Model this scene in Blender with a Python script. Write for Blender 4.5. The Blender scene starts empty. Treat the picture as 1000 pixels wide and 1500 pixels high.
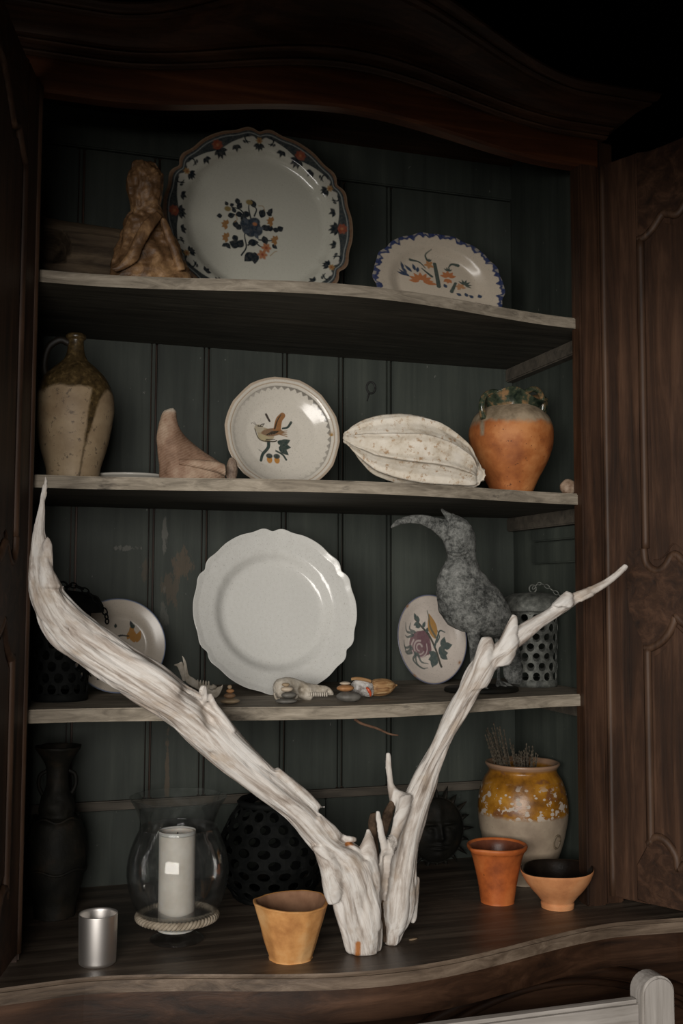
import bpy, bmesh, math, random
import numpy as np
from mathutils import Vector, Matrix, noise

random.seed(7); rng = np.random.default_rng(7)
PI = math.pi
scene = bpy.context.scene
COL = scene.collection

# ------------------------------------------------------------------ camera
CAM = np.array([-0.5989, -1.9797, 1.6131]); YAW, PITCH, ROLL, FPX = 0.3058, 0.0753, 0.0037, 1551.3
_f = np.array([math.sin(YAW)*math.cos(PITCH), math.cos(YAW)*math.cos(PITCH), math.sin(PITCH)])
_r = np.array([math.cos(YAW), -math.sin(YAW), 0.0]); _u = np.cross(_r, _f)
_R = _r*math.cos(ROLL)+_u*math.sin(ROLL); _U = -_r*math.sin(ROLL)+_u*math.cos(ROLL)
cd = bpy.data.cameras.new('camera'); cam = bpy.data.objects.new('camera', cd); COL.objects.link(cam)
cd.sensor_fit = 'VERTICAL'; cd.sensor_height = 36.0; cd.lens = 36.0*FPX/1500.0
cd.clip_start = 0.05; cd.clip_end = 60
mw = Matrix(((_R[0], _U[0], -_f[0], CAM[0]), (_R[1], _U[1], -_f[1], CAM[1]), (_R[2], _U[2], -_f[2], CAM[2]), (0, 0, 0, 1)))
cam.matrix_world = mw
scene.camera = cam

# ------------------------------------------------------------------ light and exposure
world = bpy.data.worlds.new('world'); scene.world = world; world.use_nodes = True
bg = world.node_tree.nodes['Background']; bg.inputs[0].default_value = (0.55, 0.62, 0.66, 1); bg.inputs[1].default_value = 0.006
def area(name, loc, target, sx, sy, power, col):
    l = bpy.data.lights.new(name, 'AREA'); l.shape = 'RECTANGLE'; l.size = sx; l.size_y = sy; l.energy = power; l.color = col
    o = bpy.data.objects.new(name, l); COL.objects.link(o); o.location = loc
    o.rotation_euler = (Vector(target)-Vector(loc)).to_track_quat('-Z', 'Y').to_euler(); return o
area('terrace_daylight', (-1.75, -3.5, 1.80), (0.1, 0, 1.60), 2.3, 1.2, 134, (1.0, 0.955, 0.90))
vs = scene.view_settings
vs.view_transform = 'Standard'; vs.look = 'None'; vs.exposure = 0.0; vs.gamma = 1.0; vs.use_curve_mapping = False

def at(px, py, Y):                      # the point of the place on depth plane Y that a surveyed sight line meets
    d = _f + _R*(px-500)/FPX + _U*(750-py)/FPX
    return CAM + d*((Y-CAM[1])/d[1])

# ------------------------------------------------------------------ node helper
def srgb(r, g, b):
    f = lambda c: (c/255/12.92) if c/255 <= 0.04045 else ((c/255+0.055)/1.055)**2.4
    return (f(r), f(g), f(b), 1)
def C(t): return tuple(t)+(1,) if len(t) == 3 else tuple(t)
class NT:
    def __init__(s, name):
        s.m = bpy.data.materials.new(name); s.m.use_nodes = True; s.t = s.m.node_tree
        s.b = s.t.nodes['Principled BSDF']; s.out = s.t.nodes['Material Output']
        s.obj = None
    def n(s, typ, **kw):
        x = s.t.nodes.new(typ)
        for k, v in kw.items(): setattr(x, k, v)
        return x
    def l(s, a, b): s.t.links.new(a, b)
    def put(s, sock, v):
        if hasattr(v, 'is_linked') or isinstance(v, bpy.types.NodeSocket): s.l(v, sock)
        else: sock.default_value = v
    def co(s):
        if s.obj is None: s.obj = s.n('ShaderNodeTexCoord').outputs['Object']
        return s.obj
    def attr(s, name): return s.n('ShaderNodeAttribute', attribute_name=name)
    def map(s, v, sc=(1, 1, 1), loc=(0, 0, 0), rot=(0, 0, 0)):
        m = s.n('ShaderNodeMapping'); s.l(v, m.inputs[0]); m.inputs[1].default_value = loc; m.inputs[2].default_value = rot; m.inputs[3].default_value = sc
        return m.outputs[0]
    def noise(s, v, sc=5, det=6, ro=0.6, dist=0.0):
        x = s.n('ShaderNodeTexNoise'); s.l(v, x.inputs['Vector']); x.inputs['Scale'].default_value = sc; x.inputs['Detail'].default_value = det
        x.inputs['Roughness'].default_value = ro; x.inputs['Distortion'].default_value = dist; return x.outputs['Fac']
    def vor(s, v, sc=5, feat='F1'):
        x = s.n('ShaderNodeTexVoronoi', feature=feat); s.l(v, x.inputs['Vector']); x.inputs['Scale'].default_value = sc; return x.outputs['Distance']
    def ramp(s, f, stops, mode='LINEAR'):
        r = s.n('ShaderNodeValToRGB'); s.l(f, r.inputs[0]); e = r.color_ramp.elements; r.color_ramp.interpolation = mode
        while len(e) < len(stops): e.new(0.5)
        for k, (p, c) in enumerate(stops):
            e[k].position = p; e[k].color = C(c) if not isinstance(c, (int, float)) else (c, c, c, 1)
        return r.outputs[0]
    def mix(s, f, a, b, mode='MIX'):
        m = s.n('ShaderNodeMix', data_type='RGBA', blend_type=mode); s.put(m.inputs[0], f)
        for i, v in ((6, a), (7, b)):
            if isinstance(v, tuple): m.inputs[i].default_value = C(v)
            else: s.l(v, m.inputs[i])
        return m.outputs[2]
    def ma(s, op, a, b=0.0, c=0.0):
        m = s.n('ShaderNodeMath', operation=op); s.put(m.inputs[0], a); s.put(m.inputs[1], b); s.put(m.inputs[2], c); return m.outputs[0]
    def xyz(s, v): 
        x = s.n('ShaderNodeSeparateXYZ'); s.l(v, x.inputs[0]); return x.outputs
    def bump(s, h, st=0.5, d=0.002):
        b = s.n('ShaderNodeBump'); s.l(h, b.inputs['Height']); b.inputs['Strength'].default_value = st; b.inputs['Distance'].default_value = d
        s.l(b.outputs[0], s.b.inputs['Normal'])
    def done(s, col=None, rough=0.6, spec=0.5, metal=0.0, coat=0.0):
        if col is not None: 
            if isinstance(col, tuple): s.b.inputs['Base Color'].default_value = C(col)
            else: s.l(col, s.b.inputs['Base Color'])
        s.put(s.b.inputs['Roughness'], rough); s.b.inputs['Specular IOR Level'].default_value = spec; s.b.inputs['Metallic'].default_value = metal
        if coat: s.b.inputs['Coat Weight'].default_value = coat; s.b.inputs['Coat Roughness'].default_value = 0.12
        return s.m
MAT = {}
def wood(name, cols, axis, along=2.5, across=38.0, rough=0.5, bump=0.4, spec=0.4, wear=None, wear_amt=(0.62, 0.75)):
    t = NT(name); sc = [across]*3; sc[axis] = along
    v = t.map(t.co(), tuple(sc))
    g = t.noise(v, 1.0, 8, 0.65, 0.6); big = t.noise(t.co(), 5, 4, 0.6)
    f = t.ma('ADD', t.ma('MULTIPLY', g, 0.75), t.ma('MULTIPLY', big, 0.25))
    c = t.ramp(f, [(0.33, cols[0]), (0.5, cols[1]), (0.68, cols[2])])
    if wear:
        sc2 = [60]*3; sc2[axis] = 9
        w = t.noise(t.map(t.co(), tuple(sc2)), 1.0, 6, 0.7, 0.3)
        w2 = t.noise(t.co(), 7, 3, 0.6); w = t.ma('ADD', t.ma('MULTIPLY', w, 0.6), t.ma('MULTIPLY', w2, 0.4))
        c = t.mix(t.ramp(w, [(wear_amt[0], 0.0), (wear_amt[1], 1.0)]), c, wear)
    t.bump(g, bump, 0.002); MAT[name] = t.done(c, rough, spec); return MAT[name]
DK = [(0.0105, 0.0048, 0.0026), (0.041, 0.0182, 0.0088), (0.100, 0.049, 0.0265)]
for ax, nm in ((0, 'walnut_x'), (2, 'walnut_z')): wood(nm, DK, ax, rough=0.52, wear=(0.13, 0.085, 0.055), wear_amt=(0.66, 0.80))
RAILC = [(0.024, 0.0075, 0.0028), (0.068, 0.022, 0.0078), (0.13, 0.047, 0.017)]
wood('red_walnut', RAILC, 0, rough=0.42)
wood('moulding_walnut', [(0.018, 0.0085, 0.0045), (0.058, 0.029, 0.0155), (0.13, 0.072, 0.042)], 2, rough=0.58)
wood('counter_wood', [(0.025, 0.018, 0.013), (0.078, 0.058, 0.043), (0.19, 0.15, 0.112)], 0, 2.2, 32, 0.42, 0.6, 0.5, wear=(0.20, 0.155, 0.115), wear_amt=(0.60, 0.74))
wood('counter_lip', [(0.045, 0.03, 0.02), (0.14, 0.10, 0.07), (0.27, 0.205, 0.15)], 0, 3, 60, 0.55, 0.6)
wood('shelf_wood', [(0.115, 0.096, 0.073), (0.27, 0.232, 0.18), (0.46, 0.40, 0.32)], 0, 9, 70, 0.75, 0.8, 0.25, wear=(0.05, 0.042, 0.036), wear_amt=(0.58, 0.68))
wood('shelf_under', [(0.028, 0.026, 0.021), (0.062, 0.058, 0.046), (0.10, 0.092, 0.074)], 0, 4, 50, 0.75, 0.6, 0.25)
wood('chair_wood', [(0.26, 0.235, 0.21), (0.40, 0.37, 0.34), (0.54, 0.505, 0.47)], 0, 4, 60, 0.6, 0.4)
wood('chair_wood_z', [(0.26, 0.235, 0.21), (0.40, 0.37, 0.34), (0.54, 0.505, 0.47)], 2, 4, 60, 0.6, 0.4)
def green(name, seed, patches=()):
    t = NT(name); v = t.map(t.co(), (28, 28, 1.6), (seed, seed*2.3, seed)); g = t.noise(v, 1, 7, 0.65, 0.4)
    big = t.noise(t.map(t.co(), (3, 3, 2), (seed, 0, seed)), 1, 5, 0.6)
    c = t.ramp(t.ma('ADD', t.ma('MULTIPLY', g, 0.5), t.ma('MULTIPLY', big, 0.5)), [(0.3, (0.020, 0.0245, 0.0208)), (0.5, (0.042, 0.0500, 0.0420)), (0.7, (0.072, 0.082, 0.0675))])
    w = t.noise(t.map(t.co(), (26, 26, 9), (seed*3, 0, seed)), 1, 6, 0.75, 0.3)
    c = t.mix(t.ramp(w, [(0.68, 0.0), (0.76, 0.55)]), c, (0.13, 0.105, 0.075))
    s2 = t.noise(t.map(t.co(), (90, 90, 55), (seed, 1, 2)), 1, 3, 0.6)
    c = t.mix(t.ramp(s2, [(0.725, 0.0), (0.76, 0.7)]), c, (0.20, 0.20, 0.18))
    for (px_, pz_, rx_, rz_, colr, am) in patches:      # places where the paint has rubbed away
        X = t.xyz(t.co()); a = t.ma('POWER', t.ma('ABSOLUTE', t.ma('DIVIDE', t.ma('SUBTRACT', X[0], px_), rx_)), 2.0); b = t.ma('POWER', t.ma('ABSOLUTE', t.ma('DIVIDE', t.ma('SUBTRACT', X[2], pz_), rz_)), 2.0)
        nn = t.noise(t.map(t.co(), (70, 70, 25)), 1, 6, 0.7); q = t.ma('ADD', t.ma('ADD', a, b), t.ma('MULTIPLY', t.ma('SUBTRACT', nn, 0.5), 9.0))
        c = t.mix(t.ramp(t.ma('MULTIPLY', q, 0.5), [(0.25, am), (0.55, 0.0)]), c, colr)
    t.bump(g, 0.35, 0.002); MAT[name] = t.done(c, 0.62, 0.35); return MAT[name]
for k in range(4): green('green_paint_%s' % 'abcd'[k], 1.7*k+0.4)
TAN, GRY = (0.125, 0.088, 0.056), (0.17, 0.165, 0.145)
green('green_paint_worn', 9.1, [(-0.2137, 1.6764, 0.024, 0.030, TAN, 0.6), (-0.2403, 1.615, 0.020, 0.045, TAN, 0.5), (-0.2546, 1.7428, 0.006, 0.05, GRY, 0.6), (-0.2424, 1.191, 0.005, 0.10, TAN, 0.6), (-0.2546, 1.5588, 0.008, 0.05, GRY, 0.4)])
green('green_paint_scuffed', 5.3, [(-0.3394, 1.7101, 0.028, 0.006, GRY, 0.6), (-0.2935, 1.661, 0.010, 0.03, TAN, 0.4)])
def simple(name, c1, c2, sc=12, rough=0.6, bump=0.3, spec=0.5, metal=0.0, coat=0.0, det=6, bsc=None, bd=0.002, lo=0.35, hi=0.65):
    t = NT(name); g = t.noise(t.co(), sc, det, 0.65); c = t.ramp(g, [(lo, c1), (hi, c2)])
    if bump: t.bump(t.noise(t.co(), bsc or sc*4, 6, 0.7), bump, bd)
    MAT[name] = t.done(c, rough, spec, metal, coat); return MAT[name]
# ------------------------------------------------------------------ mesh helpers
def mesh(name, V, F, mat, parent=None, origin=None, smooth=True, cat=None, label=None, group=None, kind=None, rot=None, attrs=None, mats=None, midx=None):
    """one mesh object from world-space points; its origin is `origin` (or its parent's)"""
    V = np.asarray(V, float)
    o0 = np.array(origin if origin is not None else (parent_loc(parent) if parent else (0, 0, 0)), float)
    me = bpy.data.meshes.new(name); me.from_pydata((V-o0).tolist(), [], [list(map(int, f)) for f in F] if not isinstance(F, np.ndarray) else F.tolist())
    for m in (mats or [mat]): me.materials.append(MAT[m] if isinstance(m, str) else m)
    if midx is not None: me.polygons.foreach_set('material_index', np.asarray(midx, np.int32))
    if smooth: me.polygons.foreach_set('use_smooth', np.ones(len(me.polygons), bool))
    if attrs:
        for an, (ty, data) in attrs.items():
            a = me.attributes.new(an, ty, 'POINT'); d = np.asarray(data, np.float32)
            if ty == 'FLOAT_COLOR': 
                d = np.concatenate([d, np.ones((len(d), 1), np.float32)], 1); a.data.foreach_set('color', d.ravel())
            elif ty == 'FLOAT_VECTOR': a.data.foreach_set('vector', d.ravel())
            else: a.data.foreach_set('value', d.ravel())
    me.update()
    o = bpy.data.objects.new(name, me); COL.objects.link(o)
    pl = parent_loc(parent) if parent else np.zeros(3)
    if parent: o.parent = parent
    o.location = o0-pl
    if rot is not None: o.rotation_euler = rot
    tag(o, label, cat, group, kind)
    return o
LOCS = {}
def parent_loc(p): return LOCS.get(p.name, np.zeros(3))
def tag(o, label=None, cat=None, group=None, kind=None):
    if label: o['label'] = label
    if cat: o['category'] = cat
    if group: o['group'] = group
    if kind: o['kind'] = kind
    LOCS[o.name] = np.array(o.location) + (parent_loc(o.parent) if o.parent else 0)
    return o
def thing(name, label, cat, loc, group=None):
    o = bpy.data.objects.new(name, None); o.empty_display_size = 0.03; COL.objects.link(o); o.location = loc
    return tag(o, label, cat, group)
def cat_rom(P, n):
    """resample control rows smoothly (Catmull-Rom) to n rows"""
    P = np.asarray(P, float); k = len(P)
    Q = np.vstack([2*P[0]-P[1], P, 2*P[-1]-P[-2]])
    t = np.linspace(0, k-1, n); i = np.minimum(t.astype(int), k-2); u = (t-i)[:, None]
    a, b, c, d = Q[i], Q[i+1], Q[i+2], Q[i+3]
    return 0.5*((2*b)+(c-a)*u+(2*a-5*b+4*c-d)*u**2+(3*b-a-3*c+d)*u**3)
def grid_faces(nr, ns, closed=True):
    i = np.arange(nr-1)[:, None]; j = np.arange(ns if closed else ns-1)[None, :]; j2 = (j+1) % ns
    return np.stack([i*ns+j, i*ns+j2, (i+1)*ns+j2, (i+1)*ns+j], -1).reshape(-1, 4)
def lathe(profile, seg=72, smooth_n=None, center=(0, 0, 0), warp=None, cap=True):
    P = np.array(profile, float)
    if smooth_n: P = cat_rom(P, smooth_n); P[:, 0] = np.maximum(P[:, 0], 0.0002)
    th = np.linspace(0, 2*PI, seg, endpoint=False)
    V = np.stack([np.outer(P[:, 0], np.cos(th)), np.outer(P[:, 0], np.sin(th)), np.repeat(P[:, 1:2], seg, 1)], -1)
    if warp is not None: V = warp(V, th, P)
    V = V.reshape(-1, 3)+np.array(center); F = grid_faces(len(P), seg).tolist()
    if cap:
        F.append(list(range(seg))[::-1]); F.append([(len(P)-1)*seg+k for k in range(seg)])
    return V, F
def tube(P, r, seg=10, n=None, flat=1.0):
    P = np.array(P, float); r = np.atleast_1d(np.array(r, float)); r = np.interp(np.linspace(0, 1, len(P)), np.linspace(0, 1, len(r)), r)
    if n: Q = cat_rom(np.column_stack([P, r]), n); P, r = Q[:, :3], np.maximum(Q[:, 3], 1e-5)
    T = np.gradient(P, axis=0); T /= np.linalg.norm(T, axis=1)[:, None]+1e-12
    up = np.array([0, 0, 1.0]) if abs(T[0, 2]) < 0.9 else np.array([1.0, 0, 0]); A = np.cross(T[0], up); A /= np.linalg.norm(A)
    th = np.linspace(0, 2*PI, seg, endpoint=False); V = []
    for i in range(len(P)):
        A = A-T[i]*np.dot(A, T[i]); A /= np.linalg.norm(A); B = np.cross(T[i], A)
        V.append(P[i]+r[i]*(np.outer(np.cos(th), A)+flat*np.outer(np.sin(th), B)))
    V = np.concatenate(V); F = grid_faces(len(P), seg).tolist(); F.append(list(range(seg))[::-1]); F.append([(len(P)-1)*seg+k for k in range(seg)])
    return V, F
def merge(parts):
    V = []; F = []; o = 0
    for v, f in parts:
        V.append(np.asarray(v)); F += [[int(k)+o for k in q] for q in (f.tolist() if isinstance(f, np.ndarray) else f)]; o += len(v)
    return np.concatenate(V), F
def box(x0, x1, y0, y1, z0, z1, bev=0.002):
    bm = bmesh.new(); bmesh.ops.create_cube(bm, size=1)
    for v in bm.verts: v.co = Vector(((x0+x1)/2+v.co.x*(x1-x0), (y0+y1)/2+v.co.y*(y1-y0), (z0+z1)/2+v.co.z*(z1-z0)))
    if bev: bmesh.ops.bevel(bm, geom=bm.edges[:], offset=bev, segments=2, affect='EDGES')
    bm.verts.index_update(); V = [tuple(v.co) for v in bm.verts]; F = [[v.index for v in f.verts] for f in bm.faces]; bm.free()
    return np.array(V), F
def prism(poly, to3, d0, d1, bev=0.0):
    """extrude a 2D outline: to3(a, b, depth) places it"""
    bm = bmesh.new(); vs_ = [bm.verts.new(to3(a, b, d0)) for a, b in poly]; f = bm.faces.new(vs_)
    r = bmesh.ops.extrude_face_region(bm, geom=[f])
    nv = [g for g in r['geom'] if isinstance(g, bmesh.types.BMVert)]
    off = Vector(to3(0, 0, d1))-Vector(to3(0, 0, d0))
    for v in nv: v.co += off
    bmesh.ops.recalc_face_normals(bm, faces=bm.faces[:])
    if bev:
        top = [e for e in bm.edges if all(v in nv for v in e.verts) and len(e.link_faces) == 2 and abs(e.link_faces[0].normal.dot(e.link_faces[1].normal)) < 0.7]
        bmesh.ops.bevel(bm, geom=top, offset=bev, segments=3, affect='EDGES', clamp_overlap=True)
    bmesh.ops.triangulate(bm, faces=[g for g in bm.faces if len(g.verts) > 4])
    bm.verts.index_update(); V = [tuple(v.co) for v in bm.verts]; F = [[v.index for v in g.verts] for g in bm.faces]; bm.free()
    return np.array(V), F
def bell(x, c=0.04, hw=0.52):
    u = np.clip(np.abs(np.asarray(x, float)-c)/hw, 0, 1); return 0.5*(1+np.cos(PI*u))
def fbm(p, sc, oct=4, seed=0.0):
    return noise.fractal(Vector((p[0]*sc+seed, p[1]*sc+seed*1.7, p[2]*sc-seed)), 1.0, 2.0, oct)
def roughen(V, amp, sc, oct=4, seed=0.0, ctr=None):
    V = np.array(V, float); c = V.mean(0) if ctr is None else np.array(ctr)
    D = V-c; D /= np.linalg.norm(D, axis=1)[:, None]+1e-9
    return V+D*np.array([fbm(p, sc, oct, seed) for p in V])[:, None]*amp
def limb(pairs, Y, depth=0.8, n=120, seg=72, groove=0.0, twist=0.0, ks=(5, 8, 13, 21, 34), seed=0, px=True, capround=True, lump=0.0):
    """a swept form between two edge lines; pairs are the two silhouettes, Y the depth along it"""
    rg = np.random.default_rng(seed); Y = np.atleast_1d(np.array(Y, float)); Ys = np.interp(np.linspace(0, 1, len(pairs)), np.linspace(0, 1, len(Y)), Y)
    L = np.array([at(p[0][0], p[0][1], y) if px else p[0] for p, y in zip(pairs, Ys)]); R = np.array([at(p[1][0], p[1][1], y) if px else p[1] for p, y in zip(pairs, Ys)])
    Q = cat_rom(np.column_stack([L, R]), n); L, R = Q[:, :3], Q[:, 3:]
    c = (L+R)/2; h = (R-L)/2; T = np.gradient(c, axis=0); s = np.concatenate([[0], np.cumsum(np.linalg.norm(np.diff(c, axis=0), axis=1))])
    N = np.cross(T, h); N /= np.linalg.norm(N, axis=1)[:, None]+1e-9
    hl = np.linalg.norm(h, axis=1); dep = np.atleast_1d(np.array(depth, float)); dep = np.interp(np.linspace(0, 1, n), np.linspace(0, 1, len(dep)), dep)
    th = np.linspace(0, 2*PI, seg, endpoint=False); TH = th[None, :]+twist*s[:, None]
    g = np.zeros((n, seg))
    if groove:
        for k in ks:
            ph = rg.uniform(0, 6.28); wob = np.interp(s, np.linspace(0, s[-1]+1e-6, 9), rg.uniform(-1.3, 1.3, 9)); am = np.interp(s, np.linspace(0, s[-1]+1e-6, 7), rg.uniform(0.25, 1.0, 7))
            g += -(1-np.abs(np.sin(0.5*k*TH+ph+wob[:, None])))**2.2*am[:, None]*groove*(5.0/k)**0.45
    mult = 1+g
    V = c[:, None, :]+mult[..., None]*(np.cos(th)[None, :, None]*h[:, None, :]+np.sin(th)[None, :, None]*(N*(hl*dep)[:, None])[:, None, :])
    if lump:
        for i in range(n):
            for j in range(seg): V[i, j] += (V[i, j]-c[i])*lump*fbm(V[i, j], 25, 3, seed)
    V = V.reshape(-1, 3); F = grid_faces(n, seg).tolist()
    F.append(list(range(seg))[::-1]); F.append([(n-1)*seg+k for k in range(seg)])
    rad = hl*(1+dep)/2
    grain = np.stack([np.repeat(s[:, None], seg, 1), np.cos(TH)*rad[:, None]+seed*0.37, np.sin(TH)*rad[:, None]+seed*0.21], -1).reshape(-1, 3)
    return V, F, grain
def ellipsoid(c, r, nu=24, nv=16, rot=None, warp=None):
    u = np.linspace(0, 2*PI, nu, endpoint=False); v = np.linspace(0.04, PI-0.04, nv)
    D = np.stack([np.outer(np.sin(v), np.cos(u)), np.outer(np.sin(v), np.sin(u)), np.repeat(np.cos(v)[:, None], nu, 1)], -1).reshape(-1, 3)
    if warp is not None: D = warp(D)
    V = D*np.array(r)
    if rot is not None: V = V@np.array(Matrix.Rotation(rot[0], 3, 'X')@Matrix.Rotation(rot[1], 3, 'Y')@Matrix.Rotation(rot[2], 3, 'Z')).T
    F = grid_faces(nv, nu).tolist(); F = [f[::-1] for f in F]; F.append(list(range(nu))); F.append([(nv-1)*nu+k for k in range(nu)][::-1])
    return V+np.array(c), F
# ------------------------------------------------------------------ the setting
simple('floor_stone', (0.10, 0.075, 0.055), (0.18, 0.14, 0.105), 3, 0.6, 0.3)
simple('dark_plaster', (0.010, 0.012, 0.012), (0.020, 0.021, 0.020), 4, 0.9, 0.3, 0.2)
v, f = box(-3.2, 3.2, -5.0, 0.70, -0.05, 0.0, 0); mesh('floor', v, f, 'floor_stone', kind='structure', smooth=False, label='plain stone floor in front of the cupboard')
v, f = box(-3.2, 3.2, 0.60, 0.70, 0.0, 3.3, 0); mesh('wall_back', v, f, 'dark_plaster', kind='structure', smooth=False, label='dark wall behind the cupboard')

# added wall, out of view; its low lintel shades the cupboard top
simple('plaster', (0.16, 0.15, 0.13), (0.24, 0.225, 0.20), 4, 0.9, 0.3, 0.2)
def fy(x0, x1, z0, z1): return box(x0, x1, -1.36, -1.18, z0, z1, 0)
v, f = merge([fy(-3.2, -2.0, 0, 3.3), fy(1.0, 3.2, 0, 3.3), fy(-2.0, 1.0, 2.165, 3.3)]); mesh('shade_wall', v, f, 'plaster', kind='structure', smooth=False, label='added unseen wall with a wide doorway, shading the top of the cupboard')
v, f = box(-3.2, 3.2, -1.36, 0.70, 3.3, 3.36, 0); mesh('ceiling', v, f, 'dark_plaster', kind='structure', smooth=False, label='dark ceiling')

# ------------------------------------------------------------------ the cupboard
W, XW, D = 0.56, 0.628, 0.447
ZC, Z3, Z2, Z1, ZTOP = 0.968, 1.400, 1.8246, 2.2063, 2.72
arm = thing('cupboard', 'tall dark walnut cupboard with arched cornice and grey-green painted shelves', 'cupboard', (0, 0.15, 0))
# back boards
edges = [-XW, -0.452, -0.280, -0.158, 0.031, 0.172, 0.296, XW]
for k in range(len(edges)-1):
    a, b = edges[k]+0.002, edges[k+1]-0.002
    parts = [box(a, b-(0.0115 if k < 6 else 0), D, D+0.018, 1.151, 2.624, 0.0025)]
    if k < 6: parts.append(box(b-0.0085, b-0.002, D-0.002, D+0.012, 1.151, 2.624, 0.0025))
    v, f = merge(parts); mesh('back_board', v, f, {1: 'green_paint_scuffed', 2: 'green_paint_worn'}.get(k, 'green_paint_%s' % 'abcd'[(k*3+1) % 4]), arm, smooth=False)
kx, kz = float(at(543, 568, D)[0]), float(at(543, 568, D)[2])
pa = [tube([(kx+0.011*math.cos(a), D-0.0005, kz+0.014*math.sin(a)) for a in np.linspace(0, 2*PI, 26)], 0.0026, 8), tube([(kx-0.004, D-0.0005, kz-0.012), (kx-0.008, D-0.0005, kz-0.024), (kx-0.010, D, kz-0.034)], [0.0025, 0.0015], 6)]
simple('iron_stain', (0.010, 0.010, 0.009), (0.02, 0.02, 0.018), 40, 0.7, 0.2); v, f = merge(pa); mesh('old_knot', v, f, 'iron_stain', arm, label='dark ring-shaped knot in a back board')
ed2 = [-XW, -0.30, 0.13, XW]
for k in range(3):
    v, f = box(ed2[k]+0.001, ed2[k+1]-0.001, D-0.004, D+0.018, ZC, 1.129, 0.002); mesh('back_board', v, f, 'green_paint_%s' % 'bda'[k], arm, smooth=False)
v, f = box(-XW, XW, D, D+0.018, 2.628, ZTOP, 0.003); mesh('back_board', v, f, 'green_paint_c', arm, smooth=False)
wood('batten_wood', [(0.045, 0.04, 0.032), (0.085, 0.072, 0.056), (0.13, 0.11, 0.085)], 0, 6, 40, 0.7, 0.5)
v, f = box(-XW, XW, D-0.005, D+0.016, 1.130, 1.150, 0.003); mesh('back_batten', v, f, 'batten_wood', arm, smooth=False, label='worn batten across the lower back')
v, f = box(-XW-0.02, XW+0.02, D+0.018, D+0.03, ZC-0.9, ZTOP, 0.0); mesh('back_frame', v, f, 'walnut_z', arm, smooth=False)
for s in (-1, 1):
    x0, x1 = sorted((s*XW, s*(XW+0.02)))
    v, f = box(x0, x1, 0.03, D+0.018, ZC, ZTOP, 0.0); mesh('side_wall', v, f, 'green_paint_%s' % ('a' if s < 0 else 'b'), arm, smooth=False)
v, f = box(-XW-0.02, XW+0.02, 0.0, D+0.03, ZTOP, ZTOP+0.02, 0.0); mesh('top_board', v, f, 'walnut_x', arm, smooth=False)
# front posts
for s in (-1, 1):
    x0, x1 = sorted((s*W, s*0.607))
    v, f = box(x0, x1, -0.004, 0.035, ZC, 2.60, 0.004); mesh('post', v, f, 'walnut_z', arm, smooth=False)
    x0, x1 = sorted((s*0.607, s*0.65))
    v, f = box(x0, x1, 0.004, 0.05, ZC, 2.60, 0.003); mesh('post_rebate', v, f, 'walnut_z', arm, smooth=False)
# shelves
def shelf(z, th=0.024):
    xs = np.linspace(-XW, XW, 60); yf = 0.018-0.088*bell(xs, 0.04, 0.56)
    poly = [(x, y) for x, y in zip(xs, yf)]+[(XW, D), (-XW, D)]
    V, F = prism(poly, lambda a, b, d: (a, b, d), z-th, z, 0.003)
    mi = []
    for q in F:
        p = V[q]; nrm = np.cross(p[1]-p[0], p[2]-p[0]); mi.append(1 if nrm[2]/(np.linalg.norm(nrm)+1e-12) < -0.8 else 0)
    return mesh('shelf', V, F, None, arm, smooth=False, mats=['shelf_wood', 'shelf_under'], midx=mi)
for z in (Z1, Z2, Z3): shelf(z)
# shelf cleats on the side walls
for s in (-1, 1):
    for z in (Z1, Z2, Z3):
        x0, x1 = sorted((s*(XW-0.024), s*(XW+0.002)))
        v, f = box(x0, x1, 0.045, D-0.002, z-0.024-0.034, z-0.0245, 0.003); mesh('shelf_cleat', v, f, 'batten_wood', arm, smooth=False)
    x0, x1 = sorted((s*(XW-0.016), s*(XW+0.002)))
    for z0, z1 in ((1.735, 1.764), (1.682, 1.731)):
        v, f = box(x0, x1, 0.06, D-0.12, z0, z1, 0.003); mesh('side_batten', v, f, 'green_paint_d', arm, smooth=False)
# counter with serpentine front
xs = np.linspace(-0.86, 0.86, 120); yc = -0.112-0.114*bell(xs, 0.05, 0.56)-0.014*np.clip((np.abs(xs-0.05)-0.5)/0.15, 0, 1)
poly = [(x, y) for x, y in zip(xs, yc)]+[(0.86, D+0.03), (-0.86, D+0.03)]
V, F = prism(poly, lambda a, b, d: (a, b, d), ZC-0.026, ZC, 0.006)
mi = [1 if p[:, 1].mean() < 0.03 and p[:, 2].min() < ZC-0.001 else 0 for p in (V[q] for q in F)]
mesh('counter_top', V, F, None, arm, smooth=False, mats=['counter_wood', 'counter_lip'], midx=mi)
# apron under the counter, follows the curve
def curtain(xs, ys, z0, z1, thick):
    poly = [(x, y) for x, y in zip(xs, ys)]+[(x, y+thick) for x, y in zip(xs[::-1], ys[::-1])]
    return prism(poly, lambda a, b, d: (a, b, d), z0, z1, 0.003)
v, f = curtain(xs, yc+0.022, ZC-0.090, ZC-0.026, 0.03); mesh('apron', v, f, 'walnut_x', arm, smooth=False)
v, f = box(-0.84, 0.84, -0.060, D+0.03, 0.06, ZC-0.0265, 0.003); mesh('lower_body', v, f, 'walnut_x', arm, smooth=False)
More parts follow.
